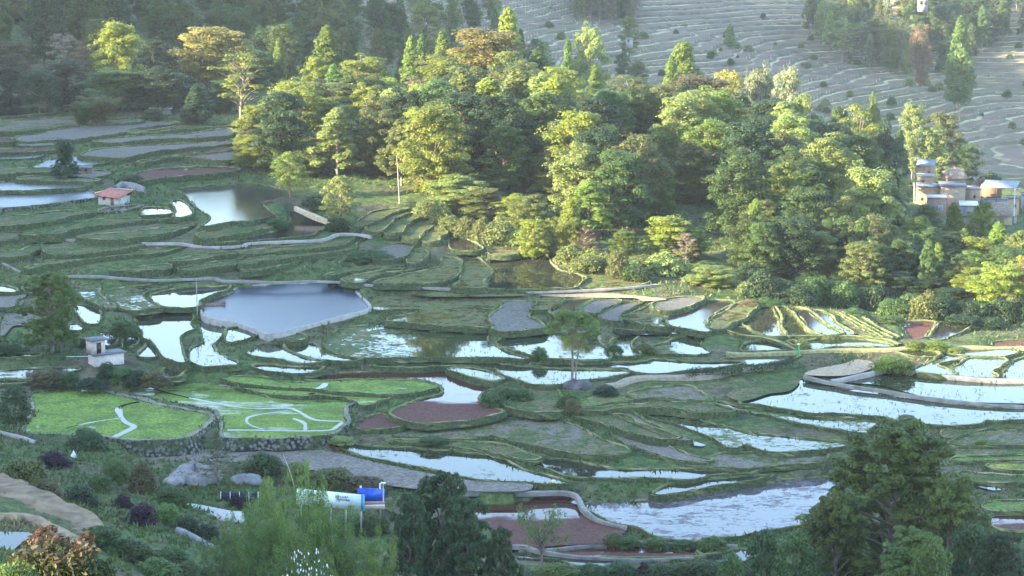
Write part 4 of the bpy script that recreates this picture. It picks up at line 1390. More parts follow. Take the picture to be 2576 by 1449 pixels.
TREES = [
    # on the rise behind the upper terraces
    (159, 82, 80, 455, 'open', 'pink', 'before the dark back wood beyond the upper terraces'), (206, 100, 60, 452, 'open', 'tan', 'between the pinkish tree and the tall yellow one'),
    (297, 54, 115, 448, 'broad', 'yel', 'rising highest behind the upper terraces'), (385, 95, 95, 458, 'broad', 'dark', 'filling the gap beside the tall yellow tree'),
    (522, 66, 185, 465, 'layer', 'ochre', 'glowing at the top of the back wood'), (604, 130, 125, 428, 'open', 'yel', 'on a long bare stem at the grove corner'),
    (494, 210, 68, 420, 'cone', 'dark', 'standing alone before the back wood'), (650, 125, 95, 480, 'broad', 'green', 'behind the long stemmed yellow tree'),
    (27, 100, 105, 470, 'broad', 'brown', 'at the picture edge above the small pond'), (165, 150, 115, 440, 'broad', 'dark', 'below the pinkish open tree'),
    (16, 165, 95, 438, 'broad', 'dark', 'at the pond end of the back wood'), (95, 175, 90, 432, 'layer', 'dark', 'overhanging the little upper pond'), (275, 170, 125, 436, 'broad', 'green', 'in shade under the tall yellow tree'),
    (343, 170, 110, 440, 'layer', 'dark', 'in shade behind the white hut'), (412, 165, 105, 436, 'broad', 'dark', 'shading the white hut'), (455, 185, 95, 445, 'broad', 'dark', 'between the ochre tree and the lone conifer'),
    (560, 200, 90, 440, 'broad', 'green', 'behind the lone dark conifer'), (247, 240, 95, 421, 'bamboo', 'olive', 'at the foot of the shaded trees'), (205, 255, 60, 419, 'bamboo', 'green', 'at the end of the little upper pond'),
    (701, 93, 36, 486, 'cone', 'lime', 'small and sunlit on the back skyline'), (822, 63, 92, 470, 'cone', 'lime', 'tallest over the left of the grove'), (795, 143, 64, 456, 'broad', 'yel', 'under the tall lime conifer'),
    (910, 132, 122, 447, 'layer', 'yel', 'topping the first dome of the grove'), (839, 160, 66, 440, 'cone', 'fresh', 'beside the dome top of the grove'),
    (734, 198, 150, 398, 'broad', 'yel', 'at the sunny end of the grove above the pond'), (800, 238, 160, 394, 'broad', 'yel', 'full and rounded in the sunny dome'), (690, 300, 130, 384, 'broad', 'pale', 'over the bright pond shore'), (930, 260, 160, 400, 'broad', 'olive', 'at the back of the dark hollow'), (765, 372, 120, 374, 'broad', 'olive', 'over the pond shore path'), (890, 372, 120, 380, 'broad', 'olive', 'edging the dark hollow'), (638, 335, 95, 378, 'broad', 'yel', 'sweeping low to the pond at the tip'),
    (646, 262, 105, 386, 'broad', 'yel', 'lowest at the sunny tip of the grove'), (866, 205, 200, 412, 'broad', 'olive', 'wide in the middle of the first dome'),
    (962, 192, 105, 421, 'layer', 'yel', 'on the far shoulder of the first dome'), (990, 222, 125, 416, 'broad', 'brown', 'in the dip between the two domes'),
    (1034, 90, 52, 482, 'cone', 'lime', 'first of the row behind the dip'), (1061, 85, 42, 486, 'cone', 'fresh', 'second of the row behind the dip'), (1113, 77, 62, 492, 'cone', 'lime', 'bushiest of the row behind the dip'), (1177, 77, 46, 492, 'cone', 'green', 'last of the row behind the dip'),
    (1278, 19, 92, 476, 'cone', 'yel', 'highest of all on the second dome'), (1223, 71, 200, 460, 'broad', 'ochre', 'broad on the second dome'), (1127, 132, 160, 446, 'layer', 'yel', 'sloping off the second dome'),
    (1086, 206, 125, 428, 'layer', 'yel', 'with bright sprays low on the second dome'), (1042, 190, 60, 434, 'open', 'pink', 'at the foot of the second dome'), (1306, 154, 95, 436, 'broad', 'green', 'under the highest tree'),
    (729, 268, 130, 391, 'broad', 'olive', 'behind the bright bush by the pond'), (715, 338, 95, 376, 'broad', 'lime', 'low over the corner of the pond'), (866, 300, 145, 396, 'broad', 'olive', 'low in the first dome'),
    (800, 330, 110, 384, 'broad', 'olive', 'above the corner of the pond'), (935, 330, 130, 390, 'broad', 'dark', 'in the dark hollow of the grove'), (990, 275, 115, 402, 'broad', 'brown', 'above the dark hollow'),
    (1155, 244, 72, 400, 'cone', 'lime', 'slender in the middle of the grove'), (1113, 318, 105, 380, 'broad', 'tan', 'above the stepped green terraces'), (1273, 293, 85, 396, 'cone', 'fresh', 'fresh in the heart of the grove'), (1210, 262, 95, 406, 'broad', 'dark', 'beside the slender lime conifer'),
    (1354, 118, 82, 456, 'cone', 'green', 'beyond the heart of the grove'), (1321, 156, 95, 446, 'broad', 'pale', 'beneath the green ridge conifer'), (1398, 166, 112, 432, 'layer', 'yel', 'brightest umbrella on the ridge'),
    (1472, 228, 115, 416, 'layer', 'yel', 'stepped in sunny tiers below the umbrella'), (1497, 163, 46, 454, 'cone', 'lime', 'slim in the saddle of the ridge'), (1582, 188, 150, 441, 'layer', 'olive', 'beside the saddle of the ridge'),
    (1637, 248, 112, 414, 'broad', 'pale', 'inside the shaded hollow of the ridge'), (1719, 104, 112, 520, 'pine', 'lime', 'round topped group far behind the ridge'), (1690, 140, 60, 512, 'cone', 'lime', 'at the shoulder of the round topped group'),
    (1760, 190, 205, 450, 'broad', 'brown', 'great shaded dome on the ridge'), (1829, 176, 105, 474, 'layer', 'ochre', 'beyond the great shaded dome'), (1911, 166, 85, 480, 'broad', 'silver', 'at the valley end of the ridge'),
    (1815, 270, 78, 398, 'cone', 'pale', 'very tall pale spire of the lower wood'), (1818, 330, 112, 394, 'pine', 'pale', 'skirt of the pale spire'), (1862, 325, 72, 390, 'pine', 'silver', 'leaning on the pale spire'),
    (1727, 322, 82, 400, 'broad', 'green', 'round before the great shaded dome'), (1568, 335, 112, 392, 'open', 'pink', 'hazy in the middle slope'), (1513, 341, 65, 396, 'broad', 'tan', 'by the hazy pinkish tree'), (1623, 360, 62, 380, 'cone', 'lime', 'sharp on the middle slope'),
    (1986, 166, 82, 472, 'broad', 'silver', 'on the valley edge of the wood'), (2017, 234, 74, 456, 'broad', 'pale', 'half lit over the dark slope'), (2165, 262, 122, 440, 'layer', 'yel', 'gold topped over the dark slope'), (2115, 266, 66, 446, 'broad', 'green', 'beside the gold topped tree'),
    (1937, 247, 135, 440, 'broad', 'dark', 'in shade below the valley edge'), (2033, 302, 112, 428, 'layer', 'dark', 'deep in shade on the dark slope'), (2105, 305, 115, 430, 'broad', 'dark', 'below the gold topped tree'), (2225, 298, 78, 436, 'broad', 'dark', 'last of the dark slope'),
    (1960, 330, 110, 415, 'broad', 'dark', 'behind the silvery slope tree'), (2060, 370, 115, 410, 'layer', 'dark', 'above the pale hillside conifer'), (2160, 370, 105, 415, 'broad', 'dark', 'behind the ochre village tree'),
    (2300, 258, 72, 560, 'broad', 'pale', 'in the valley above the village'), (2376, 282, 95, 575, 'broad', 'olive', 'over the thatched roofs'), (2349, 318, 72, 560, 'broad', 'pale', 'behind the tallest village house'), (2264, 324, 42, 545, 'cone', 'green', 'slim near the village edge'), (2198, 231, 38, 540, 'broad', 'lime', 'tiny in the valley gap'),
    (2431, 362, 72, 560, 'broad', 'green', 'over the village pavilion'), (2490, 430, 60, 545, 'bush', 'dark', 'behind the blue roofed pavilion'),
    # lower wood in front
    (1507, 403, 84, 348, 'cone', 'lime', 'tall at the sunny point of the lower wood'), (1480, 450, 95, 338, 'pine', 'lime', 'below the sunny point spire'), (1670, 392, 58, 356, 'cone', 'lime', 'on the dark stem of the lower wood'), (1655, 440, 74, 350, 'pine', 'fresh', 'beside the dark stemmed conifer'),
    (1436, 499, 62, 331, 'cone', 'yel', 'on the water side corner'), (1412, 546, 60, 325, 'bamboo', 'yel', 'tall over the pond corner'), (1683, 541, 122, 326, 'broad', 'yel', 'glowing at the front of the lower wood'), (1570, 575, 62, 324, 'broad', 'lime', 'at the edge before the brown hollow'),
    (1746, 563, 72, 326, 'broad', 'fresh', 'next to the glowing front tree'), (1472, 568, 60, 324, 'open', 'rust', 'reddish among the corner bamboo'), (1727, 582, 66, 322, 'open', 'pink', 'below the fresh front tree'), (1815, 519, 54, 350, 'cone', 'green', 'alone in the dark gap'),
    (1923, 490, 125, 346, 'bare', 'tan', 'spreading in the sun above the dark belt'), (1746, 433, 92, 365, 'broad', 'olive', 'above the front conifers'), (1785, 409, 92, 372, 'open', 'silver', 'flowery at the foot of the pale spire'), (1884, 447, 74, 366, 'broad', 'yel', 'small and bright below the pale spire'),
    (1793, 664, 102, 309, 'broad', 'pale', 'out in front by the grass lip'), (1493, 623, 74, 317, 'bush', 'yel', 'at the pond corner'), (1526, 631, 66, 316, 'bush', 'olive', 'beside the pond corner bush'), (1623, 640, 105, 317, 'bush', 'olive', 'along the foot of the lower wood'), (1677, 630, 112, 315, 'bush', 'pale', 'under the glowing front tree'), (1580, 650, 80, 314, 'bush', 'pale', 'on the curved bank'),
    (1740, 690, 60, 310, 'bush', 'pale', 'at the wall end'), (1307, 384, 115, 372, 'broad', 'lime', 'over the shaded front of the grove'), (1133, 370, 92, 366, 'layer', 'yel', 'lit above the stepped terraces'), (1091, 381, 105, 362, 'broad', 'tan', 'leaning over the stepped terraces'), (1149, 436, 135, 348, 'broad', 'pale', 'big and bushy at the stepped terraces'),
    (1210, 470, 110, 345, 'broad', 'olive', 'beside the big bushy tree'), (1300, 397, 115, 378, 'layer', 'olive', 'in the shaded front'), (1300, 486, 85, 342, 'broad', 'yel', 'sunny over the dark trunks'), (1340, 546, 72, 324, 'broad', 'yel', 'low and bright by the reed edge'), (1336, 486, 92, 336, 'broad', 'olive', 'over the low bright tree'), (1240, 420, 100, 358, 'broad', 'green', 'high behind the big bushy tree'), (1390, 430, 110, 360, 'broad', 'olive', 'behind the water side corner'),
    (680, 513, 46, 348, 'sapling', 'tan', 'between the two shaded ponds'), (950, 400, 110, 376, 'broad', 'dark', 'behind the lone bank tree'), (1020, 380, 100, 376, 'layer', 'dark', 'behind the pale pole'),
    (2005, 414, 98, 366, 'broad', 'silver', 'on the hillside above the tan bare tree'), (2093, 431, 84, 368, 'cone', 'pale', 'on the hillside near the silvery tree'), (2047, 486, 94, 354, 'broad', 'olive', 'below the pale hillside conifer'), (2222, 436, 92, 420, 'broad', 'ochre', 'at the near edge of the village'), (2112, 508, 62, 352, 'cone', 'yel', 'bright on the village slope'),
    (2162, 491, 78, 362, 'cone', 'green', 'behind the bright slope conifer'), (2129, 560, 112, 340, 'broad', 'lime', 'broad on the village slope'), (2233, 499, 112, 390, 'broad', 'green', 'below the village edge'), (2184, 573, 92, 342, 'layer', 'green', 'beside the dead white tree'), (2261, 568, 115, 342, 'bare', 'brown', 'dead and white limbed in the dark wood'),
    (2321, 540, 74, 348, 'cone', 'lime', 'beyond the dead tree'), (2332, 510, 74, 370, 'broad', 'green', 'before the reddish house'), (2401, 508, 62, 375, 'cone', 'lime', 'topping the tan house front'), (2472, 505, 74, 378, 'broad', 'lime', 'before the white shed roof'), (2426, 573, 64, 344, 'cone', 'lime', 'below the white shed roof'), (2513, 557, 76, 348, 'cone', 'lime', 'under the thatched front house'),
    (2459, 593, 92, 336, 'broad', 'yel', 'sunny on the lower village slope'), (2560, 576, 66, 344, 'broad', 'pale', 'under the village lamp'), (2445, 670, 112, 316, 'layer', 'yel', 'low in front of the dark belt'), (2513, 656, 125, 309, 'layer', 'yel', 'hanging over the far terrace edge'), (2575, 640, 90, 312, 'layer', 'ochre', 'at the picture edge over the terraces'), (2362, 656, 62, 322, 'open', 'yel', 'small in the dark belt'),
    # dark belt of the lower wood
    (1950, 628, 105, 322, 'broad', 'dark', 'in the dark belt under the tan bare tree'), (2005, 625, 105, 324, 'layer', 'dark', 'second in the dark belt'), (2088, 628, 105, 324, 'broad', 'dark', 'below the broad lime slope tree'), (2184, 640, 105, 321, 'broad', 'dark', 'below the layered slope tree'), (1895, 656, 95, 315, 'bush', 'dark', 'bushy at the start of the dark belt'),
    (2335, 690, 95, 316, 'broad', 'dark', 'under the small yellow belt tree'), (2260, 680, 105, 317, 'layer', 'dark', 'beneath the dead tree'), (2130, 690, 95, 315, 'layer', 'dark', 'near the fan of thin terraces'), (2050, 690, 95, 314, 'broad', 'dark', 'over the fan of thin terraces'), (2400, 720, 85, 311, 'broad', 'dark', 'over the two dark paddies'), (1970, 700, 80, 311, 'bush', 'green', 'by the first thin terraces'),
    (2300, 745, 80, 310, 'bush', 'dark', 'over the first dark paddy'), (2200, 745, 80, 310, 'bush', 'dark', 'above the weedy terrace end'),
]
for t_ in TREES:
    grow_at(*t_)

# inner trees of the grove that close the gaps
r = np.random.RandomState(21)
fill = []
for k in range(2600):
    px = r.uniform(620, 2540)
    D = r.uniform(335, 470)
    x, y, _ = at_depth(px, 400, D * S)
    z = ground_z(x, y)
    # bottom of the grove in the picture
    lim = np.interp(px, [600, 760, 1000, 1080, 1380, 1420, 1640, 1900, 2300, 2540], [430, 470, 500, 540, 600, 640, 690, 740, 790, 800])
    by = 724.5 + FOC * math.tan(math.atan2(CAMH - z, y) - PITCH)
    if by > lim - 22:
        continue
    topl = np.interp(px, [600, 640, 700, 830, 900, 1000, 1100, 1200, 1290, 1340, 1450, 1560, 1700, 1800, 1950, 2050, 2200, 2240, 2300, 2540], [330, 290, 230, 190, 160, 220, 200, 130, 90, 150, 220, 220, 210, 210, 230, 300, 330, 470, 560, 600])
    h = r.uniform(15, 25)
    ty = by - h / y * FOC
    if ty < topl:
        h -= (topl - ty) * y / FOC
    if h < 6:
        continue
    if fill and min((x - a) ** 2 + (y - b) ** 2 for a, b in fill) < 6.6 ** 2:
        continue
    fill.append((x, y))
    kd = r.choice(['broad', 'broad', 'broad', 'broad', 'layer', 'pine'])
    cl = r.choice(['green', 'olive', 'olive', 'dark', 'olive', 'pale', 'mid', 'yel'] if px < 1750 else ['green', 'olive', 'pale', 'dark', 'mid', 'lime'])
    plant(x, y, z - .3, h * .70, h, kd, cl, "shaded inner tree of the grove seen between brighter crowns", "inner trees of the grove")
    if len(fill) > 150:
        break

# back wood, far left, and woods across the valley
r = np.random.RandomState(22)
back = []


def wood(n, pxr, Dr, hr, ok, mind, kinds, cols, label, group, wk=.6):
    pts = []
    for k in range(n * 14):
        px, D = r.uniform(*pxr), r.uniform(*Dr)
        x, y, _ = at_depth(px, 100, D * S)
        z = ground_z(x, y)
        by = 724.5 + FOC * math.tan(math.atan2(CAMH - z, y) - PITCH)
        h = r.uniform(*hr)
        ty = by - h / y * FOC
        if by < -40 or not ok(px, by, ty):
            continue
        if pts and min((x - a) ** 2 + (y - b) ** 2 for a, b in pts) < mind ** 2:
            continue
        pts.append((x, y))
        kd, cl = r.choice(kinds), r.choice(cols)
        plant(x, y, z - .3, h * (wk if kd not in ('cone', 'pine') else .36), h, kd, cl, label, group)
        if len(pts) >= n:
            break


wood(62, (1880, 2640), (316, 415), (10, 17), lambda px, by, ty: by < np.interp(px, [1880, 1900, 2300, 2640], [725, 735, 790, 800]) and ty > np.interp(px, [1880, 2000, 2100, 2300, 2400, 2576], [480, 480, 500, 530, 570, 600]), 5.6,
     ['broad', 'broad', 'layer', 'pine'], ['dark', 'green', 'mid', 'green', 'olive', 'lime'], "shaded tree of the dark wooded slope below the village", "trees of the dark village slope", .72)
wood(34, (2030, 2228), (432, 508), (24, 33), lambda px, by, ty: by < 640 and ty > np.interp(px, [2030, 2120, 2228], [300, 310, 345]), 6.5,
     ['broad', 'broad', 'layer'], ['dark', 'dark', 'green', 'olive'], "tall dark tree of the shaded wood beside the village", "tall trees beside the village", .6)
wood(78, (-60, 1010), (485, 700), (17, 27), lambda px, by, ty: by < np.interp(px, [0, 300, 600, 800, 1010], [270, 280, 250, 230, 190]) and ty < np.interp(px, [0, 900, 1010], [300, 300, 160]), 9.0,
     ['broad', 'broad', 'layer', 'cone', 'pine'], ['dark', 'mid', 'green', 'green', 'olive', 'mid'], "hazy tree of the back wood on the far slope", "trees of the back wood")
wood(30, (1000, 1640), (560, 760), (12, 20), lambda px, by, ty: by < 260 and ty > 60, 13.0, ['broad', 'layer', 'cone'], ['green', 'olive', 'green', 'pale'], "hazy green tree in the valley behind the grove ridge", "valley trees behind the ridge")
wood(20, (1040, 1260), (640, 900), (10, 18), lambda px, by, ty: by < 110, 14.0, ['broad', 'pine'], ['olive', 'pale', 'green'], "hazy tree among the far terraces above the ridge", "far terrace trees")
wood(26, (1440, 1600), (820, 930), (20, 28), lambda px, by, ty: by < 60, 9.0, ['pine', 'open', 'broad'], ['pale', 'olive', 'tan'], "tall thin hazy tree of the far roadside wood", "far roadside wood")
wood(60, (2030, 2300), (770, 940), (20, 30), lambda px, by, ty: by < np.interp(px, [2030, 2100, 2300], [90, 160, 190]), 10.5, ['pine', 'broad', 'open', 'cone'], ['pale', 'olive', 'silver', 'green', 'olive'], "hazy sunlit tree of the far wood beyond the village", "far wood beyond the village")
wood(50, (2290, 2660), (840, 1010), (20, 30), lambda px, by, ty: by < np.interp(px, [2290, 2440, 2460, 2660], [190, 190, 130, 125]), 12.0, ['broad', 'pine', 'layer'], ['green', 'dark', 'green'], "hazy blue green tree of the far shaded wood", "far shaded wood")
for a in [(1584, 38, 46, 800, 'broad', 'pale', 'standing alone on the far terraces by the track'), (1837, 58, 27, 850, 'cone', 'pale', 'narrow on the far bare slope'), (2418, 41, 64, 788, 'cone', 'fresh', 'largest by the far terraces beyond the village'), (2319, 60, 56, 800, 'layer', 'rust', 'in the far wood beyond the village'),
          (1428, 96, 38, 540, 'cone', 'fresh', 'in the valley behind the ridge'), (1485, 66, 92, 565, 'broad', 'pale', 'above the valley behind the ridge'), (1070, 8, 88, 640, 'broad', 'pale', 'domed on the far spur'), (885, 38, 85, 620, 'broad', 'silver', 'grey and round in the back wood'),
          (453, -5, 115, 560, 'cone', 'lime', 'sunlit in the back wood'), (533, 25, 52, 560, 'cone', 'green', 'slim in the back wood beside the sunlit one'), (118, 0, 95, 560, 'layer', 'green', 'tiered high in the back wood'), (47, 16, 95, 545, 'layer', 'green', 'tiered over the picture edge in the back wood')]:
    grow_at(*a)
# scrub dotted over the far terraces
for k in range(150):
    px, D = r.uniform(1000, 2640), r.uniform(650, 960)
    x, y, _ = at_depth(px, 200, D * S)
    z = ground_z(x, y)
    by = 724.5 + FOC * math.tan(math.atan2(CAMH - z, y) - PITCH)
    if 20 < by < 370:
        h = r.uniform(1.8, 5.5)
        plant(x, y, z - .2, h * 1.2, h, 'bush', r.choice(['olive', 'pale', 'green']), "small hazy bush on a bank of the far terraces", "scrub on the far terraces")



# ------------------------------------------------------------------ foreground trees and shrubs
def make_front(kind, seed):
    r = np.random.RandomState(seed)
    tg = Geo()
    P, NN, SH = [], [], []

    def put(c, a, b, n, up=.5):
        p, nn = clump(np.asarray(c, float), a, b, n, r, up)
        P.append(p)
        NN.append(nn)
        SH.append(np.clip(r.uniform(0, 1) * .55 + .45 * r.rand(n), 0, 1))
    if kind == 'dense':
        w, h, leaf = 20.0, 26.0, (.48, .28)
        tg.tube([[0, 0, -2], [.2, 0, h * .25], [.4, .2, h * .5], [0, 0, h * .8]], [.6, .5, .35, .12], 8)
        big = []
        for k in range(30):
            t = (k + .5) / 30
            zz = h * (.14 + .80 * t)
            rr = w / 2 * math.sqrt(max(.05, 1 - (1.35 * (t - .34)) ** 2)) * .74 * (1 - .25 * max(0, t - .6))
            ang = k * 2.39996 + r.normal(0, .4)
            rad = rr * r.uniform(.35, 1.0)
            big.append(np.array([math.cos(ang) * rad, math.sin(ang) * rad, zz]))
        for c in big:
            limb(tg, [0, 0, max(h * .1, c[2] - 4)], c, .22, .05, r)
            for q in range(14):
                d = unit(r.normal(size=3) + np.array([0, 0, .35]))
                cc = c + d * np.array([2.6, 2.6, 2.0]) * r.uniform(.55, 1.05)
                put(cc, r.uniform(.7, 1.15), r.uniform(.5, .8), 150, .5)
                if q % 3 == 0:
                    limb(tg, c, cc, .06, .02, r)
    elif kind == 'feather':
        w, h, leaf = 14.0, 15.0, (.50, .095)
        for k in range(60):
            ang = r.uniform(0, 6.28)
            lean = r.uniform(.1, 1.0) * w / 2
            hh = h * r.uniform(.45, 1.0) * (1 - .25 * (lean / (w / 2)) ** 2)
            b0 = np.array([math.cos(ang), math.sin(ang), 0]) * r.uniform(0, 2.0)
            t = np.linspace(0, 1, 9)[:, None]
            tip = b0 + np.array([math.cos(ang) * lean, math.sin(ang) * lean, hh])
            pts = b0 + (tip - b0) * np.concatenate([t ** 1.7, t ** 1.7, 1 - (1 - t) ** 1.5], 1)
            tg.tube(pts, np.linspace(.06, .012, 9), 4, False)
            for q in range(2, 9):
                for _ in range(3):
                    put(pts[q] + r.normal(0, .35, 3), .7, .55, 24, .35)
    elif kind == 'round':
        w, h, leaf = 8.0, 9.0, (.34, .2)
        tg.tube([[0, 0, -1], [.1, 0, h * .3], [0, 0, h * .7]], [.22, .17, .08], 6)
        for k in range(52):
            t = (k + .5) / 52
            zz = h * (.22 + .74 * t)
            rr = w / 2 * math.sqrt(max(.05, 1 - (1.7 * (t - .42)) ** 2)) * .8
            ang = k * 2.39996 + r.normal(0, .3)
            rad = rr * r.uniform(.4, 1.0)
            c = np.array([math.cos(ang) * rad, math.sin(ang) * rad, zz])
            put(c, r.uniform(.7, 1.1), r.uniform(.5, .8), 110, .5)
            if k % 3 == 0:
                limb(tg, [0, 0, max(h * .12, zz - 1.6)], c, .07, .02, r)
    elif kind == 'umbrella':
        w, h, leaf = 12.0, 14.0, (.40, .2)
        tg.tube([[-.3, 0, -1], [-.15, 0, h * .25], [-.2, 0, h * .5], [-.6, .1, h * .78]], [.3, .24, .18, .08], 7)
        tg.tube([[.5, 0, -1], [.55, 0, h * .18], [1.1, .1, h * .45], [2.2, .2, h * .72]], [.22, .18, .14, .06], 6)
        for k in range(44):
            ang = k * 2.39996 + r.normal(0, .3)
            t = (k + .5) / 44
            rad = w / 2 * math.sqrt(t) * .88
            zz = h * (.94 - .30 * t ** 1.6) + r.normal(0, .25)
            c = np.array([math.cos(ang) * rad, math.sin(ang) * rad, zz])
            put(c, r.uniform(1.0, 1.5), .5, 240, .6)
            if k % 2 == 0:
                limb(tg, [-.4 if k % 4 else 1.6, 0, h * r.uniform(.45, .7)], c, .07, .02, r)
        for k in range(16):
            c = np.array([r.uniform(-3.5, 4.5), r.uniform(-2, 2), h * r.uniform(.3, .58)])
            put(c, .6, .3, 22, .5)
            limb(tg, [-.2 if c[0] < 1 else 1.0, 0, c[2] - .3], c, .03, .012, r)
    elif kind == 'bigleaf':
        w, h, leaf = 4.0, 5.0, (.26, .11)
        for k in range(60):
            ang = k * 2.39996
            rad = w / 2 * math.sqrt((k + .5) / 60)
            c = np.array([math.cos(ang) * rad, math.sin(ang) * rad, h * (1 - .30 * (rad / 2) ** 2) * r.uniform(.72, 1.0)])
            tg.tube([[c[0] * .2, c[1] * .2, -7.0], [c[0] * .7, c[1] * .7, c[2] * .6], c], [.05, .035, .015], 4, False)
            put(c, .42, .42, 50, -.1)
            put(c * np.array([.9, .9, 1]) - [0, 0, .8], .5, .5, 50, .1)
    p = np.concatenate(P)
    v = leaf_quads(p, np.concatenate(NN), leaf[0], leaf[1], r)
    lv = np.repeat(np.concatenate(SH), 4)
    if kind == 'bigleaf':
        lv = np.clip(np.repeat((p[:, 2] - 3.9) / 1.2, 4) + .3 * (lv - .5), 0, 1)
    cm = mesh_np("crown_" + kind, v, np.arange(len(v)).reshape(-1, 4), None, leafmat('green'), {'lv': lv})
    tm = tg.mesh("trunk_" + kind, MAT_BARK, None, True)
    return cm, tm, 2 * np.percentile(np.abs(v[:, :2]), 98.5), float(np.percentile(v[:, 2], 99.8))


LEAFC['autumn'] = ((.09, .048, .03), (.045, .065, .022))
LEAFC['big'] = ((.15, .20, .045), (.05, .085, .022))
LEAFC['deep'] = ((.075, .12, .045), (.026, .05, .022))
LEAFC['spring'] = ((.18, .26, .06), (.07, .12, .03))
_front = {}


def front(px, top, w, D, kind, col, label, cat='tree', name=None, rz=0.0, seed=0, base=None, parts=('crown', 'trunk'), group=None):
    key = (kind, seed)
    if key not in _front:
        _front[key] = make_front(kind, 900 + seed * 13 + len(kind))
    cm, tm, pw, ph = _front[key]
    if base is not None:
        x, y, z = at_ground(px, base)
    else:
        x, y, _ = at_depth(px, top, D * S)
        z = ground_z(x, y)
    zt = at_depth(px, top, y)[2]
    h = max(zt - z, 1.5)
    wm = w / FOC * y
    rt = empty(name or 'broadleaf_tree', (x, y, z - .3), rz, label, cat, group)
    rt.scale = (wm / pw, wm / pw, h / ph)
    if kind == 'bigleaf':
        rt.scale = (wm / pw,) * 3
        rt.location = (x, y, zt - ph * wm / pw)
    c = link(parts[0], cm, rt)
    c.material_slots[0].link = 'OBJECT'
    c.material_slots[0].material = leafmat(col)
    link(parts[1], tm, rt)
    return rt


front(2250, 1058, 400, 190, 'dense', 'big', "huge dark green tree rising over the lower paddies beside the lilac field", rz=.4)
front(2310, 1052, 120, 192, 'round', 'big', "small leafy head standing up behind the huge dark tree", rz=1.0)
front(2395, 1200, 200, 183, 'dense', 'big', "dark tree shoulder next to the huge tree over the red corner pond", rz=2.2, seed=1)
front(2110, 1245, 190, 184, 'dense', 'big', "lower leafy tree tucked before the huge dark tree by the lilac field", rz=3.1, seed=1)
front(2300, 1330, 260, 176, 'dense', 'big', "dark leafy tree in front of the huge tree at the bottom edge", rz=1.7)
front(2349, 1356, 150, 168, 'round', 'fresh', "light green palmate leaved young tree before the huge dark tree", rz=.3, seed=1)
front(1923, 1328, 130, 180, 'round', 'deep', "small dark tree at the bottom beside the huge tree and red strip field", rz=.9)
front(2010, 1330, 150, 178, 'round', 'green', "bushy green tree between the small dark tree and the huge one", rz=2.0, seed=1)
front(1840, 1385, 110, 176, 'round', 'green', "low leafy tree at the bottom by the end of the red strip", rz=1.2)
front(2527, 1340, 170, 178, 'dense', 'deep', "dark tree in the bottom corner under the red edged puddle", rz=2.6)
front(2450, 1310, 150, 180, 'round', 'deep', "dark bushy tree between the huge tree and the corner puddle", rz=.2, seed=1)
front(1110, 1186, 190, 172, 'dense', 'deep', "dense deep green tree at the bottom beside the red shallow field", rz=.8, seed=1)
front(1175, 1250, 210, 168, 'dense', 'deep', "wide deep green tree whose branches hang over the red shallow field", rz=2.4)
front(1030, 1245, 160, 166, 'dense', 'deep', "deep green tree filling the gap next to the blue board", rz=1.5)
front(1255, 1325, 130, 164, 'dense', 'deep', "low deep green tree at the bottom edge of the clear pond", rz=.1, seed=1)
front(784, 1155, 120, 165, 'feather', 'spring', "tall feathery light green bamboo rising left of the white board", 'bamboo', 'bamboo_clump', .5, parts=('foliage', 'stem'))
front(700, 1195, 190, 162, 'feather', 'spring', "broad feathery light green bamboo behind the white flowered shrub", 'bamboo', 'bamboo_clump', 1.5, 1, parts=('foliage', 'stem'))
front(850, 1272, 200, 166, 'feather', 'spring', "feathery bamboo spreading under the white board", 'bamboo', 'bamboo_clump', 2.5, parts=('foliage', 'stem'))
front(610, 1275, 150, 160, 'feather', 'fresh', "feathery bamboo next to the concrete yard", 'bamboo', 'bamboo_clump', 3.5, 1, parts=('foliage', 'stem'))
front(950, 1330, 140, 158, 'feather', 'spring', "small feathery bamboo against the deep green trees", 'bamboo', 'bamboo_clump', 4.2, parts=('foliage', 'stem'))
front(560, 1345, 150, 154, 'feather', 'green', "shaded bamboo at the bottom under the stone edging", 'bamboo', 'bamboo_clump', 5.2, 1, parts=('foliage', 'stem'))
front(760, 1340, 200, 150, 'feather', 'fresh', "bamboo mass at the bottom right behind the white blossom", 'bamboo', 'bamboo_clump', 5.9, 1, parts=('foliage', 'stem'))
grow_at(1362, 1262, 130, 0, 'willow', 'fresh', '', base=1440, lab="thin leaved willow with a bare stem standing in the clear pond")
front(41, 968, 98, 0, 'round', 'deep', "round dark green tree at the edge of the bright seedling bed", base=1087, rz=.7)
front(131, 683, 140, 0, 'dense', 'big', "tall dark tree behind the small concrete pump house", base=885, rz=1.1, seed=1)
front(1442, 778, 135, 0, 'umbrella', 'lime', "lone umbrella shaped tree with two thin stems on a rock by the long paddy", base=958, name='umbrella_tree')
front(858, 439, 96, 0, 'round', 'pale', "pale leafy tree alone on the terrace bank below the grove", base=566, rz=.4)
front(729, 378, 86, 0, 'round', 'lime', "dense lime green bushy tree on the shore of the grove pond", base=492, rz=2.0, seed=1)
grow_at(165, 349, 62, 0, 'column', 'deep', '', base=452, lab="pruned lumpy pillar shaped tree beside an upper pond")
grow_at(549, 1100, 125, 0, 'sapling', 'green', '', base=1232, lab="see through young conifer standing before the grey boulder")
front(140, 1338, 320, 40, 'bigleaf', 'autumn', "large leaved shrub with red bronze tips in the near corner", 'shrub', 'leafy_shrub', .4, parts=('foliage', 'stem'))
front(20, 1415, 200, 38.5, 'bigleaf', 'mid', "large leaved green shrub under the red bronze one", 'shrub', 'leafy_shrub', 1.4, parts=('foliage', 'stem'))
fs = front(770, 1376, 250, 128, 'feather', 'green', "shrub dotted with white blossom at the bottom edge", 'shrub', 'flowering_shrub', .9, 1, parts=('foliage', 'stem'))
rr_ = np.random.RandomState(9)
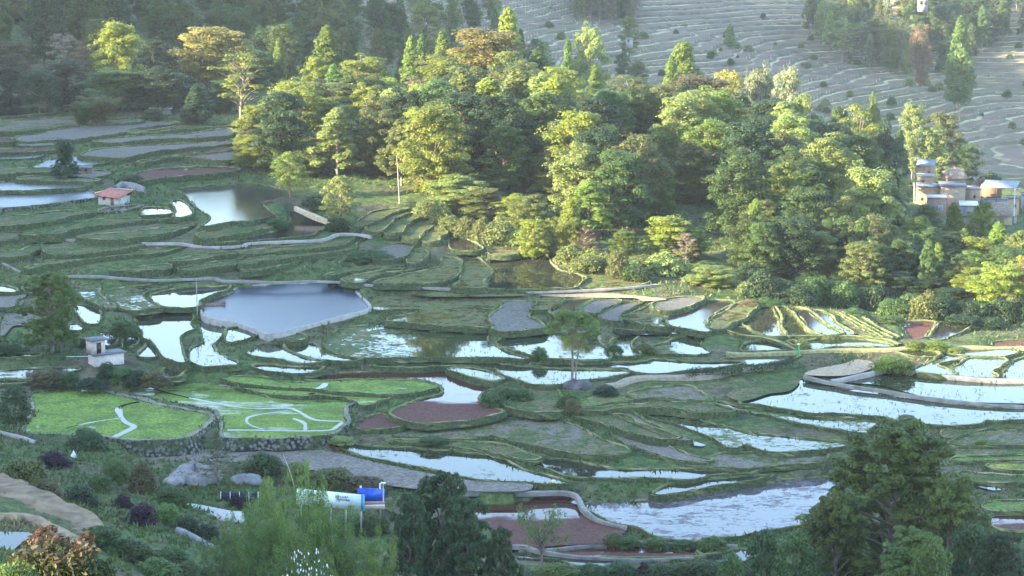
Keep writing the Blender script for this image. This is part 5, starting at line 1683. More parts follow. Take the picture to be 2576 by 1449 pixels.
k = 520
a_, q_ = rr_.uniform(0, 6.28, k), np.sqrt(rr_.rand(k)) * 6.6
pf = np.column_stack([np.cos(a_) * q_, np.sin(a_) * q_, 14.2 * np.sqrt(np.clip(1 - (q_ / 8.2) ** 2, 0, 1)) * rr_.uniform(.72, 1.02, k)])
vv = leaf_quads(np.concatenate([pf, pf]), unit(rr_.normal(size=(2 * k, 3))), .26, .24, rr_)
link('blossom', mesh_np('blossom', vv, np.arange(len(vv)).reshape(-1, 4), None, simple("white_petal", (.75, .76, .74), .6, .1)), fs)

BUSHES = [
    (217, 1072, 88, 1128, 'deep', 'round dark evergreen above the white triangle'), (137, 1130, 78, 1172, 'purple', 'on the slope under the concrete kerb'), (357, 1258, 70, 1318, 'purple', 'largest on the near slope'), (310, 1238, 46, 1276, 'purple', 'beside the largest purple one'),
    (596, 1238, 36, 1276, 'purple', 'against the bamboo by the yard'), (357, 1158, 70, 1236, 'brown', 'with a bronze top on the slope'), (294, 1148, 64, 1205, 'fresh', 'beside the bronze topped one'), (250, 1190, 60, 1230, 'green', 'over the white flowers'),
    (60, 1150, 110, 1210, 'olive', 'broad on the near slope'), (110, 1200, 90, 1260, 'brown', 'low and twiggy on the near slope'), (200, 1215, 90, 1270, 'dark', 'in the middle of the near slope'), (430, 1215, 80, 1270, 'green', 'beside the grey boulder'), (420, 1260, 70, 1310, 'fresh', 'by the yard edge'),
    (470, 1290, 60, 1335, 'dark', 'clipped along the yard edge'), (520, 1315, 60, 1355, 'dark', 'clipped under the yard'), (585, 1335, 60, 1375, 'green', 'clipped beside the stone edging'), (250, 1320, 110, 1380, 'green', 'spread over the grassy slope'), (330, 1350, 120, 1410, 'mid', 'below the largest purple one'),
    (430, 1370, 110, 1425, 'green', 'beside the stone edging'), (390, 1400, 110, 1449, 'fresh', 'at the bottom of the near slope'), (470, 1410, 120, 1460, 'mid', 'at the bottom next to the bamboo'), (640, 1400, 90, 1455, 'green', 'at the bottom before the blossom'),
    (815, 1283, 80, 1330, 'fresh', 'under the white board'), (880, 1288, 80, 1336, 'green', 'under the end of the white board'), (940, 1292, 80, 1338, 'mid', 'under the blue board'), (835, 1175, 110, 1222, 'olive', 'loose over the white board'), (915, 1190, 110, 1232, 'brown', 'loose behind the blue board'), (745, 1160, 70, 1210, 'olive', 'behind the tall bamboo'), (665, 1130, 90, 1185, 'green', 'on the gravelly bank'),
    (1545, 1335, 60, 1366, 'olive', 'grassy on the spit between the two ponds'), (1580, 1345, 60, 1372, 'green', 'second on the spit between the two ponds'), (1650, 1350, 60, 1376, 'fresh', 'at the foot of the lilac field'), (1720, 1352, 60, 1376, 'green', 'on the wall over the red strip'), (1790, 1345, 80, 1378, 'fresh', 'by the lilac field corner'),
    (1490, 1412, 80, 1445, 'green', 'in the bottom hedge by the willow'), (1560, 1408, 90, 1446, 'deep', 'in the bottom hedge'), (1655, 1412, 90, 1450, 'green', 'in the bottom hedge by the purple one'), (1620, 1408, 34, 1450, 'purple', 'upright in the bottom hedge'), (1730, 1412, 80, 1450, 'mid', 'at the end of the bottom hedge'), (1780, 1410, 90, 1455, 'deep', 'past the bottom hedge'), (1400, 1412, 120, 1452, 'spring', 'drooping at the foot of the willow'), (1895, 1440, 40, 1462, 'purple', 'low at the bottom edge'),
    (1265, 968, 70, 1000, 'mid', 'overgrowing the bank by the red field'), (1310, 972, 60, 1005, 'green', 'next along the bank by the red field'), (1240, 985, 60, 1020, 'green', 'at the tip of the bank by the red field'), (1430, 985, 60, 1030, 'green', 'under the rock of the umbrella tree'), (1440, 1000, 40, 1040, 'brown', 'trunk like under the rock'), (1525, 965, 60, 990, 'dark', 'beside the rock of the umbrella tree'),
    (1358, 868, 42, 905, 'green', 'small in the weedy paddy'), (1545, 862, 45, 885, 'green', 'on the bump between two ponds'), (1620, 860, 55, 882, 'olive', 'on the round bank of the middle ponds'),
    (2020, 848, 40, 880, 'pale', 'beside the green post'), (2300, 855, 50, 878, 'lime', 'sunny beyond the channel wall'), (2350, 850, 60, 880, 'lime', 'second sunny one beyond the channel wall'), (2395, 865, 50, 882, 'pale', 'third sunny one beyond the channel wall'), (2235, 890, 80, 930, 'lime', 'mossy mound by the tan ground'), (2270, 900, 60, 935, 'fresh', 'dark side of the mossy mound'),
    (270, 905, 50, 955, 'dark', 'pointed before the pump house'), (310, 920, 70, 960, 'green', 'under the pump house'), (345, 925, 70, 965, 'dark', 'beside the pump house'), (390, 930, 70, 968, 'brown', 'twiggy right of the pump house'), (230, 945, 70, 975, 'dark', 'below the pump house'), (120, 925, 90, 960, 'brown', 'under the tall dark tree'), (170, 930, 60, 962, 'green', 'between the tree and pump house'),
    (310, 800, 70, 845, 'green', 'on the terrace behind the pump house'), (225, 845, 60, 870, 'dark', 'over the pump house roof'), (20, 860, 70, 885, 'green', 'at the edge by the bare plot'),
    (330, 435, 70, 462, 'green', 'spreading behind the red roofed hut'), (385, 270, 50, 298, 'green', 'before the white hut'), (480, 265, 50, 296, 'dark', 'right of the white hut'),
    (790, 480, 60, 520, 'dark', 'under the lone bank tree'), (850, 540, 60, 575, 'green', 'at the foot of the lone bank tree'), (930, 625, 110, 650, 'mid', 'trailing over the middle terrace'), (700, 545, 50, 565, 'green', 'by the shaded pond'),
    (1880, 750, 50, 768, 'tan', 'dry at the end of the grass lip'), (1930, 745, 80, 765, 'green', 'low at the dark belt'), (2150, 770, 70, 795, 'green', 'over the thin terraces'), (2240, 790, 70, 812, 'green', 'by the dark red paddy'), (2420, 790, 90, 822, 'dark', 'behind the dark paddy'), (2490, 795, 90, 826, 'dark', 'behind the far red paddy'),
    (2470, 1100, 40, 1120, 'lime', 'on the ploughed plot'), (860, 1095, 60, 1112, 'pale', 'flowering on the bank under the green bed'), (1090, 1095, 70, 1110, 'green', 'on the bank by the small red field'),
]
for px, top, w, base, col, place in BUSHES:
    grow_at(px, top, w, 0, 'bush', col, place, base=base, lab=f"{'deep green' if col == 'deep' else 'spring green' if col == 'spring' else COLW[col]} bush {place}")

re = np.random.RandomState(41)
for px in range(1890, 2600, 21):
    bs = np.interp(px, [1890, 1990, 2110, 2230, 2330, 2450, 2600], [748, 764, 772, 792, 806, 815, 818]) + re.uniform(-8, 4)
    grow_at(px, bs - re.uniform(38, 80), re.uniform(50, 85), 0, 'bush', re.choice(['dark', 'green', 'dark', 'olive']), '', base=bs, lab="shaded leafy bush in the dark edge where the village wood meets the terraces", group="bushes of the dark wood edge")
for px, bs in ((1085, 545), (1110, 562), (1140, 580), (1175, 596), (1215, 606), (1255, 612), (1300, 616), (1345, 626), (1385, 640), (1440, 668), (1475, 684), (1555, 700), (1600, 708)):
    grow_at(px, bs - re.uniform(40, 75), re.uniform(50, 80), 0, 'bush', re.choice(['olive', 'green', 'pale', 'olive']), '', base=bs - 4, lab="leafy bush at the foot of the grove above the terraces", group="bushes along the foot of the grove")

# hedge along the track
hp = trace_line('11:1790,890 1900,870 2050,882 2200,872 2400,845 2576,815;12:450,770', .1, 1.0)
Ph, Nh = [], []
rh = np.random.RandomState(3)
gh = Geo()
for i, c in enumerate(hp):
    p_, n_ = clump(c + np.array([rh.normal(0, .2), rh.normal(0, .2), .9 + rh.normal(0, .15)]), 1.15, 1.0, 150, rh, .5)
    Ph.append(p_)
    Nh.append(n_)
    gh.tube([c - [0, 0, .3], c + [0, 0, .9]], [.06, .03], 4, False)
Ph = np.concatenate(Ph)
vh = leaf_quads(Ph, np.concatenate(Nh), .32, .2, rh)
hr = empty('hedge', tuple(hp[0]), 0, "long dark clipped hedge beside the dirt track", "hedge")
o = link('foliage', mesh_np('foliage', vh - hp[0], np.arange(len(vh)).reshape(-1, 4), None, leafmat('deep'), {'lv': np.repeat(rh.rand(len(Ph)), 4)}), hr)


# ------------------------------------------------------------------ buildings
M_ADOBE = simple("adobe", (.24, .165, .10), .9, .25, .9)
M_ADOBE2 = simple("pale_adobe", (.27, .20, .135), .9, .2, .9)
M_BRICK = simple("red_brick", (.22, .14, .115), .9, .3, 2.5)
M_THATCH = simple("thatch", (.17, .14, .115), .95, .4, 1.4)
M_SLATE = simple("slate_roof", (.10, .11, .13), .7, .3, .8)
M_BLUEROOF = simple("blue_metal_roof", (.14, .165, .20), .65, .2, .5, .35, .1)
M_WHITE = simple("white_paint", (.52, .52, .51), .7, .1, 1.0)
M_GREY = simple("grey_render", (.20, .20, .205), .85, .25, .8)
M_DARK = simple("dark_opening", (.02, .02, .024), .6, .3, 2)
M_WOOD = simple("weathered_wood", (.15, .10, .07), .85, .35, 2.0)
M_GLASS = simple("window_pane", (.16, .24, .32), .15, .2, 1, .6)
M_BLUE = simple("blue_tarp", (.02, .12, .50), .5, .25, 1.0)
M_REDTILE = simple("red_tile_roof", (.34, .13, .10), .85, .35, 1.6)


def hut(name, px, base, D, wpx, hpx, dep, yaw, wall, roof, rmat, label, wins=(), over=.35, rise=1.2, extra=None, cat="house"):
    """a house: px/base is the foot of its front middle; wins = (u, v, w, h, kind) on the front in metres from its centre"""
    x, y, z = at_depth(px, base, D * S)
    w, h = wpx / FOC * y, hpx / FOC * y
    rt = empty(name, (x, y, z), yaw, label, cat)
    g = Geo()
    t_ = .3
    g.box((0, dep / 2, h / 2 - 1.5), (w, dep, h + 3), 0)
    link('wall', g.mesh('wall', wall), rt)
    g = Geo()
    if roof == 'flat':
        g.box((0, dep / 2, h + .17), (w + 2 * over, dep + 2 * over, .3))
        g.box((0, dep / 2 - dep * .5 - over + .1, h + .42), (w + 2 * over - .02, .2, .2))
        g.box((0, dep / 2 + dep * .5 + over - .1, h + .42), (w + 2 * over - .02, .2, .2))
    elif roof == 'hip':
        a, b = w / 2 + over * 2, dep / 2 + over * 2
        rings = []
        for f, zz in ((1.0, -.45), (1.02, -.1), (.86, .32), (.62, .68), (.36, .93), (.2, 1.0)):
            ring = []
            for q in range(20):
                an = q / 20 * 2 * math.pi
                cx = abs(math.cos(an)) ** .5 * math.copysign(1, math.cos(an))
                sy = abs(math.sin(an)) ** .5 * math.copysign(1, math.sin(an))
                ring.append((cx * (a * f + (.22 * a if f < .7 else 0) * (1 - f)), dep / 2 + sy * b * f, h + .1 + zz * rise))
            rings.append(ring)
        V = np.array(rings).reshape(-1, 3)
        qd = [[i * 20 + j, i * 20 + (j + 1) % 20, (i + 1) * 20 + (j + 1) % 20, (i + 1) * 20 + j] for i in range(5) for j in range(20)]
        g.add(V, qd)
        top = len(V)
        g.add([V[100:120].mean(0) + [0, 0, .12]] + list(V[100:120]), None, [[0, 1 + j, 1 + (j + 1) % 20] for j in range(20)])
        g.add([V[0:20].mean(0)] + list(V[0:20]), None, [[0, 1 + (j + 1) % 20, 1 + j] for j in range(20)])
    elif roof == 'mono':
        a, b = w / 2 + over, dep / 2 + over
        z0, z1 = h + .05, h + rise
        V = [(-a, dep / 2 - b, z0), (a, dep / 2 - b, z0), (a, dep / 2 + b, z1), (-a, dep / 2 + b, z1)]
        V += [(p[0], p[1], p[2] + .16) for p in V]
        g.add(V, [[0, 3, 2, 1], [4, 5, 6, 7], [0, 1, 5, 4], [1, 2, 6, 5], [2, 3, 7, 6], [3, 0, 4, 7]])
        g.add([(-w / 2 + .05, dep - .05, h - .1), (w / 2 - .05, dep - .05, h - .1), (w / 2 - .05, dep - .05, h + rise * .9), (-w / 2 + .05, dep - .05, h + rise * .9)], [[0, 1, 2, 3]])
    elif roof == 'gable':
        a, b = w / 2 + over, dep / 2 + over
        V = [(-a, dep / 2 - b, h - .1), (a, dep / 2 - b, h - .1), (a, dep / 2, h + rise), (-a, dep / 2, h + rise), (a, dep / 2 + b, h - .1), (-a, dep / 2 + b, h - .1)]
        V += [(p[0], p[1], p[2] + .2) for p in V]
        g.add(V, [[6, 7, 8, 9], [9, 8, 10, 11], [0, 3, 2, 1], [3, 5, 4, 2], [0, 1, 7, 6], [4, 5, 11, 10], [1, 2, 8, 7], [2, 4, 10, 8], [0, 6, 9, 3], [3, 9, 11, 5]])
        g.add([(-w / 2, .02, h), (-w / 2, dep - .02, h), (-w / 2, dep / 2, h + rise - .1), (w / 2, .02, h), (w / 2, dep - .02, h), (w / 2, dep / 2, h + rise - .1)], None, [[0, 2, 1], [3, 4, 5]])
    link('roof', g.mesh('roof', rmat), rt)
    for u, v, ww, hh, kd in wins:
        if kd == 'door':
            g = Geo()
            g.box((u, -.03, v + hh / 2), (ww, .12, hh))
            o = link('door', g.mesh('door', M_WOOD), rt)
            g = Geo()
            g.box((u + ww * .35, -.11, v + hh * .48), (.08, .05, .16))
            link('handle', g.mesh('handle', MAT_METAL), o)
        else:
            g = Geo()
            g.box((u, -.015, v + hh / 2), (ww, .07, hh))
            o = link('window', g.mesh('window', M_GLASS if kd == 'glass' else M_DARK), rt)
            g = Geo()
            f = .09
            g.box((u - ww / 2 - f / 2, -.04, v + hh / 2), (f, .16, hh + 2 * f))
            g.box((u + ww / 2 + f / 2, -.04, v + hh / 2), (f, .16, hh + 2 * f))
            g.box((u, -.042, v + hh + f / 2), (ww, .15, f))
            g.box((u, -.05, v - f / 2), (ww, .2, f))
            if kd == 'glass':
                g.box((u, -.03, v + hh / 2), (.07, .1, hh))
            link('frame', g.mesh('frame', M_WHITE if kd == 'glass' else M_WOOD), o)
    return rt, w, h, y


V = 520
# village beyond the grove
hut('village_house', 2396, 530, V, 62, 62, 9, -.12, M_ADOBE2, 'flat', M_SLATE, "tall tan mud brick house with a slate grey flat roof", [(1.2, 6.3, .9, 1.1, 'glass'), (1.3, .6, 1.4, 2.4, 'door'), (-2.4, 4.0, .5, .7, 'dark')], .5)
hut('village_house', 2356, 545, V - 10, 46, 48, 5, -.10, M_BRICK, 'flat', M_WHITE, "narrow reddish house with a white flat roof", [(1.4, 2.6, 1.4, 1.5, 'glass')], .25)
hut('village_house', 2325, 470, V + 28, 42, 53, 8, -.3, M_ADOBE, 'mono', M_BLUEROOF, "highest village house with a dark blue sloping roof", [(1.6, 4.6, .8, 1.6, 'dark'), (-1.2, 1.2, .8, 1.1, 'dark')], .3, 1.6)
hut('village_house', 2328, 470, V + 18, 42, 26, 6, -.15, M_ADOBE, 'flat', M_GREY, "low orange mud house with one small window", [(-1.0, 1.3, .9, 1.2, 'dark')], .3)
hut('village_house', 2400, 455, V + 40, 60, 26, 9, -.1, M_ADOBE2, 'hip', M_THATCH, "mud house under a big mushroom shaped thatched roof", [(-1.2, 1.0, .8, 1.0, 'dark')], .7, 3.2)
hut('village_house', 2518, 566, V - 18, 56, 32, 8, -.05, M_ADOBE2, 'hip', M_THATCH, "thatched mud house with dark double doors nearest the lamp", [(.2, .2, 1.6, 2.3, 'door'), (-2.2, 1.0, .7, .9, 'dark')], .6, 2.9)
hut('village_house', 2268, 448, V + 30, 44, 12, 7, -.1, M_GREY, 'flat', M_GREY, "long low grey shed at the village edge by the trees", [(-1.4, .1, 1.0, .8, 'dark')], .3)
hut('village_house', 2410, 466, V + 22, 40, 22, 7, .15, M_ADOBE, 'hip', M_THATCH, "small thatched house behind the tall tan house", [(.8, .5, .7, .8, 'dark')], .5, 2.4)
hut('village_house', 2470, 474, V + 24, 32, 16, 6, .2, M_ADOBE2, 'gable', M_THATCH, "little thatched shed behind the blue roofed pavilion", [(-.4, .3, .8, .9, 'dark')], .4, 1.6)
hut('village_house', 2447, 512, V + 4, 36, 36, 6, -.1, M_ADOBE2, 'flat', M_GREY, "square tan annex joined to the tall tan house", [(.6, 2.2, .7, .9, 'dark')], .25)
hut('village_house', 2332, 520, V + 2, 66, 50, 8, -.12, M_ADOBE, 'flat', M_SLATE, "brown mud house with a dark flat roof holding the blue tank", [(-2.0, 2.4, .8, 1.0, 'dark')], .35)
hut('village_house', 2549, 545, V - 6, 26, 46, 5, -.1, M_ADOBE2, 'flat', M_SLATE, "slim tan house behind the village lamp", [(.4, 3.6, .8, 1.0, 'dark')], .3)
hut('village_house', 2592, 536, V - 2, 40, 44, 6, -.1, M_GREY, 'flat', M_SLATE, "grey block at the picture edge beside the lamp", [(-1.2, 2.6, .9, 1.1, 'dark')], .3)
hut('shed', 2437, 545, V - 8, 42, 28, 5, -.1, M_GREY, 'mono', M_WHITE, "low shed with a white sheet roof among the treetops", [(0, .6, 1.0, 1.2, 'dark')], .4, .9, cat="shed")
hut('village_house', 2322, 18, 880, 24, 20, 9, -.1, M_GREY, 'flat', M_GREY, "white roofed house alone in the far wood", [(-1.2, 1.6, 1.6, 2.2, 'dark'), (1.6, 1.6, 1.6, 2.2, 'dark')], .6)
hut('shed', 1585, 106, 690, 15, 7, 3, .2, M_GREY, 'flat', M_GREY, "tiny white shed on the far slope behind the ridge", [(-.8, .2, .8, .9, 'dark')], .2, cat="shed")
hut('shed', 405, 292, 434, 50, 17, 4, .1, M_GREY, 'mono', M_WHITE, "pale hut with a white sheet roof under the shaded trees", [(-.8, .4, 1.1, 1.5, 'dark')], .5, .9, cat="hut")
# pavilion with posts
x, y, z = at_depth(2516, 505, (V + 6) * S)
pv_ = empty('pavilion', (x, y, z), -.12, "open village pavilion under a wide blue grey metal roof", "pavilion")
u_ = y / FOC
wv_, hv_, dv_ = 96 * u_, 36 * u_, 8.0
g = Geo()
g.add([(-wv_ / 2 - .6, -.8, hv_ - .3), (wv_ / 2 - 1.4, -.8, hv_ - .6), (wv_ / 2 + .8, dv_ + .6, hv_ + 1.0), (-wv_ / 2 + 2.2, dv_ + .6, hv_ + 1.25),
       (-wv_ / 2 - .6, -.8, hv_ - .15), (wv_ / 2 - 1.4, -.8, hv_ - .45), (wv_ / 2 + .8, dv_ + .6, hv_ + 1.15), (-wv_ / 2 + 2.2, dv_ + .6, hv_ + 1.4)],
      [[0, 3, 2, 1], [4, 5, 6, 7], [0, 1, 5, 4], [1, 2, 6, 5], [2, 3, 7, 6], [3, 0, 4, 7]])
link('roof', g.mesh('roof', M_BLUEROOF), pv_)
for px_ in (-wv_ / 2 + .2, -wv_ * .1, wv_ * .28, wv_ / 2 - 1.7):
    g = Geo()
    g.box((px_, -.3, hv_ / 2 - 1.3), (.22, .22, hv_ + 2.2))
    link('post', g.mesh('post', M_WOOD), pv_)
g = Geo()
g.box((0, .3, .55), (wv_ - 2.4, .12, .5))
link('railing', g.mesh('railing', M_GREY), pv_)
g = Geo()
g.box((-wv_ * .2, dv_ - .6, hv_ / 2 - .9), (wv_ * .55, .3, hv_ + 1.6))
link('wall', g.mesh('wall', M_WOOD), pv_)
g = Geo()
g.box((0, dv_ / 2, -1.6), (wv_, dv_, 3.0))
link('base', g.mesh('base', M_GREY), pv_)
# blue tank on the roof
x, y, z = at_depth(2354, 473, (V + 6) * S)
g = Geo()
g.tube([(-1.25, 0, .9), (-1.15, 0, .9), (1.15, 0, .9), (1.25, 0, .9)], [.5, .85, .85, .5], 14)
g.box((-.8, 0, .15), (.2, 1.1, .5))
g.box((.8, 0, .15), (.2, 1.1, .5))
link('water_tank', g.mesh('water_tank', M_BLUE), None, None, "bright blue tank lying on a dark flat village roof", "tank", None, (x, y, z))
x, y, z = at_depth(2374, 480, (V + 4) * S)
g = Geo()
g.tube([(0, 0, 0), (0, 0, .25), (0, .3, .9)], [.5, .5, .12], 12)
link('satellite_dish', g.mesh('satellite_dish', M_WHITE), None, None, "white dish beside the blue tank on the village roof", "dish", None, (x, y, z))


def pole(name, px, base, top, rad, mat, label, cat="pole", arms=None, D=None, lean=0.0):
    if D:
        x, y, z = at_depth(px, base, D * S)
    else:
        x, y, z = at_ground(px, base)
    h = (base - top) / FOC * y
    rt = empty(name, (x, y, z), 0, label, cat)
    g = Geo()
    g.tube([(0, 0, -1), (lean * .5, 0, h * .5), (lean, 0, h)], [rad, rad * .85, rad * .65], 8)
    link('shaft', g.mesh('shaft', mat, None, True), rt)
    if arms == 'lamp':
        g = Geo()
        g.tube([(lean, 0, h - .6), (lean + .6, -.3, h - .2), (lean + 1.2, -.5, h - .15)], [.05, .05, .05], 6)
        link('arm', g.mesh('arm', mat), rt)
        g = Geo()
        g.box((lean + 1.5, -.55, h - .2), (.8, .35, .14))
        link('lamp_head', g.mesh('lamp_head', M_WHITE), rt)
    if arms == 'cross':
        for zz in (h - .5, h - 1.3):
            g = Geo()
            g.box((lean, -rad, zz), (1.6, .12, .14))
            for q in (-.7, -.3, .3, .7):
                g.tube([(lean + q, -rad, zz + .07), (lean + q, -rad, zz + .25)], [.05, .04], 6)
            link('crossarm', g.mesh('crossarm', MAT_METAL), rt)
    if arms == 'cap':
        g = Geo()
        g.box((lean, 0, h + .12), (.55, .4, .16))
        link('cap', g.mesh('cap', M_WHITE), rt)
    return rt


pole('street_lamp', 2551, 536, 471, .16, M_WHITE, "white street lamp pole in the village", "lamp", 'lamp', V - 24)
pole('utility_pole', 2302, 500, 394, .22, M_WOOD, "dark wooden power pole with crossarms at the village edge", "pole", 'cross', V - 4)
pole('utility_pole', 496, 782, 698, .11, MAT_CONC, "thin grey pole standing at the corner of the blue pond", "pole", None)
pole('bare_pole', 1005, 508, 388, .11, MAT_PALEBARK, "tall pale bare pole before the dark hollow of the grove", "pole", None, None, -.6)
pole('leaning_pole', 745, 1225, 1138, .09, MAT_PALEBARK, "thin pale leaning pole above the bamboo", "pole", None, None, -2.0)
M_GREEN = simple("green_enamel", (.02, .30, .09), .5, .12, 1.0)
pole('marker_post', 2009, 896, 866, .26, M_GREEN, "bright green post with a white cap beside the track", "post", 'cap')
pole('street_lamp', 964, 1243, 1216, .08, MAT_METAL, "short post with a white lamp head behind the blue board", "lamp", 'cap', 160)
# ladder
x, y, z = at_depth(2554, 562, (V - 26) * S)
g = Geo()
for q in (-.28, .28):
    g.tube([(q, 0, 0), (q, .6, 4.6)], [.05, .05], 5)
for q in range(9):
    g.tube([(-.28, .06 * q + .04, .45 * q + .3), (.28, .06 * q + .04, .45 * q + .3)], [.035, .035], 5)
link('ladder', g.mesh('ladder', M_WHITE), None, None, "white ladder leaning near the thatched village house", "ladder", None, (x, y, z))

# red roofed hut by the upper pond
x, y, z = at_ground(272, 515)
u_ = y / FOC
rt = empty('stone_hut', (x, y, z), -.42, "white walled hut with a red tiled roof between two upper ponds", "hut")
w_, d_, h_ = 58 * u_, 5.5, 17 * u_
g = Geo()
g.box((0, d_ / 2, h_ / 2 - .8), (w_, d_, h_ + 1.6))
link('wall', g.mesh('wall', simple("whitewash", (.33, .325, .30), .9, .3, 1.2)), rt)
g = Geo()
a, b = w_ / 2 + .5, d_ / 2 + .6
Vv = [(-a, d_ / 2 - b, h_ + .5), (a, d_ / 2 - b, h_ + .05), (a, d_ / 2 + b, h_ + 1.1), (-a, d_ / 2 + b, h_ + 1.5)]
Vv += [(p[0], p[1], p[2] + .22) for p in Vv]
g.add(Vv, [[0, 3, 2, 1], [4, 5, 6, 7], [0, 1, 5, 4], [1, 2, 6, 5], [2, 3, 7, 6], [3, 0, 4, 7]])
rf = link('roof', g.mesh('roof', M_REDTILE), rt)
g = Geo()
g.box((-a - .06, d_ / 2, h_ + 1.15), (.1, 2 * b, .35))
g.box((0, d_ / 2 + b + .06, h_ + 1.45), (2 * a, .1, .35))
link('roof_edge', g.mesh('roof_edge', simple("straw_verge", (.50, .41, .28), .9, .2)), rf)
g = Geo()
g.box((w_ * .22, -.02, .9), (.9, .08, 1.8))
link('door', g.mesh('door', M_WOOD), rt)
g = Geo()
g.box((-w_ * .2, -.015, 1.5), (.8, .06, .7))
link('window', g.mesh('window', M_DARK), rt)
strip("garden_wall", '5:1060,470 1120,430 1200,440 1330,478', .5, 1.6, .6, M_GREY, None, .0, "pale garden wall running from the red roofed hut", "wall")
x, y, z = at_ground(326, 507)
rt = empty('solar_panel', (x, y, z), -.3, "dark solar panel on a thin stand beside the red roofed hut", "panel")
g = Geo()
g.tube([(0, 0, -.5), (0, 0, 2.2)], [.07, .05], 6)
link('stand', g.mesh('stand', MAT_METAL), rt)
g = Geo()
g.add([(-.9, -.5, 2.4), (.1, -.7, 1.6), (.9, .3, 2.5), (-.1, .5, 3.3), (-.9, -.45, 2.46), (.1, -.65, 1.66), (.9, .35, 2.56), (-.1, .55, 3.36)], [[0, 3, 2, 1], [4, 5, 6, 7], [0, 1, 5, 4], [1, 2, 6, 5], [2, 3, 7, 6], [3, 0, 4, 7]])
link('cell_panel', g.mesh('cell_panel', simple("solar_cells", (.012, .02, .06), .25, .2, 2, .5)), rt)
hut('shed', 216, 432, 372, 28, 9, 2.4, .1, M_WOOD, 'flat', M_GREY, "tiny dark shed with a flat roof under the pruned pillar tree", [(0, .1, .6, .7, 'dark')], .25, cat="shed")

# two storey pump house
x, y, z = at_ground(239, 926)
u_ = y / FOC
M_PUMP = simple("weathered_blocks", (.43, .37, .33), .9, .22, 2.2)
rt = empty('pump_house', (x, y, z), .58, "small grey block pump house with an offset upper room", "hut")
L1, D1, H1 = 74 * u_ / math.cos(.58) * .92, 38 * u_ / math.sin(.58) * .62, 31 * u_
g = Geo()
g.box((L1 / 2, D1 / 2, H1 / 2 - 1), (L1, D1, H1 + 2))
link('wall', g.mesh('wall', M_PUMP), rt)
g = Geo()
g.box((L1 / 2 + .1, D1 / 2, H1 + .13), (L1 + .7, D1 + .5, .22))
link('terrace_slab', g.mesh('terrace_slab', M_SLATE), rt)
H2, L2 = 35 * u_, L1 * .46
g = Geo()
g.box((L2 / 2 - .3, D1 / 2 + .35, H1 + .24 + H2 / 2), (L2, D1 - .5, H2))
up_ = link('upper_room', g.mesh('upper_room', M_PUMP), rt)
g = Geo()
g.box((L2 / 2 - .3 + .1, .58, H1 + .26 + H2 * .42), (L2 * .34, .08, H2 * .82))
link('doorway', g.mesh('doorway', M_DARK), up_)
g = Geo()
g.box((L2 / 2 - .15, D1 / 2 + .3, H1 + .24 + H2 + .12), (L2 + 1.1, D1 + .3, .22))
link('roof', g.mesh('roof', M_SLATE), rt)
g = Geo()
g.tube([(-5.5, .4, H1 + .5), (0.1, .4, H1 - .1)], [.07, .07], 6)
link('pipe', g.mesh('pipe', MAT_METAL), rt)

# ------------------------------------------------------------------ boards
BD = 183
xl, yl, zl = at_depth(746, 1268, BD * S)
xr, yr, zr = at_depth(910, 1285, (BD - 3) * S)
brd = empty('billboard', (xl, yl, zl), math.atan2(yr - yl, xr - xl), "long white roadside board with two lines of black writing", "board")
Lb = math.hypot(xr - xl, yr - yl)
Hb = 42 / FOC * yr
slope = (zr - zl) / Lb
g = Geo()
g.add([(0, 0, 0), (Lb, 0, slope * Lb), (Lb, 0, slope * Lb + Hb), (0, 0, Hb), (0, .25, 0), (Lb, .25, slope * Lb), (Lb, .25, slope * Lb + Hb), (0, .25, Hb)],
      [[0, 1, 2, 3], [5, 4, 7, 6], [3, 2, 6, 7], [1, 0, 4, 5], [1, 5, 6, 2], [4, 0, 3, 7]])
m, nt, out = newmat("board_print")
v_ = coords(nt)
f_ = noise(nt, v_, .55, 5, .6)
nt.links.new(princ(nt, ramp(nt, f_, [(.50, (.62, .72, .74)), (.62, (.44, .60, .50)), (.72, (.25, .42, .26))]), .5, .3), out.inputs[0])
link('panel', g.mesh('panel', m), brd)
for q in np.linspace(.4, Lb - .4, 5):
    g = Geo()
    g.box((q, .4, slope * q + Hb * .25 - 1.2), (.18, .18, Hb * 1.3 + 2))
    link('post', g.mesh('post', MAT_METAL), brd)
g = Geo()
g.box((Lb + .12, .1, slope * Lb + Hb / 2), (.22, .5, Hb + .1))
link('edge_trim', g.mesh('edge_trim', simple("teal_paint", (.05, .25, .33), .5, .15)), brd)


def writing(txt, x, z, size, parent, mat, rot=0.0):
    cu = bpy.data.curves.new("lettering", 'FONT')
    cu.body = txt
    cu.size = size
    cu.extrude = .01
    cu.resolution_u = 2
    tmp = bpy.data.objects.new("lettering", cu)
    COL.objects.link(tmp)
    dg = bpy.context.evaluated_depsgraph_get()
    me = bpy.data.meshes.new_from_object(tmp.evaluated_get(dg))
    bpy.data.objects.remove(tmp)
    me.materials.clear()
    me.materials.append(mat)
    o = link('lettering', me, parent)
    o.location = (x, -.03, z)
    o.rotation_euler = (math.pi / 2, -rot, 0)
    return o


M_INK = simple("black_ink", (.02, .02, .022), .6, .1)
sa = math.atan(slope)
writing("世界文化遗产", Lb * .60, Hb * .70 + slope * Lb * .60, .36, brd, M_INK, sa)
writing("红河哈尼梯田", Lb * .62, Hb * .52 + slope * Lb * .62, .36, brd, M_INK, sa)
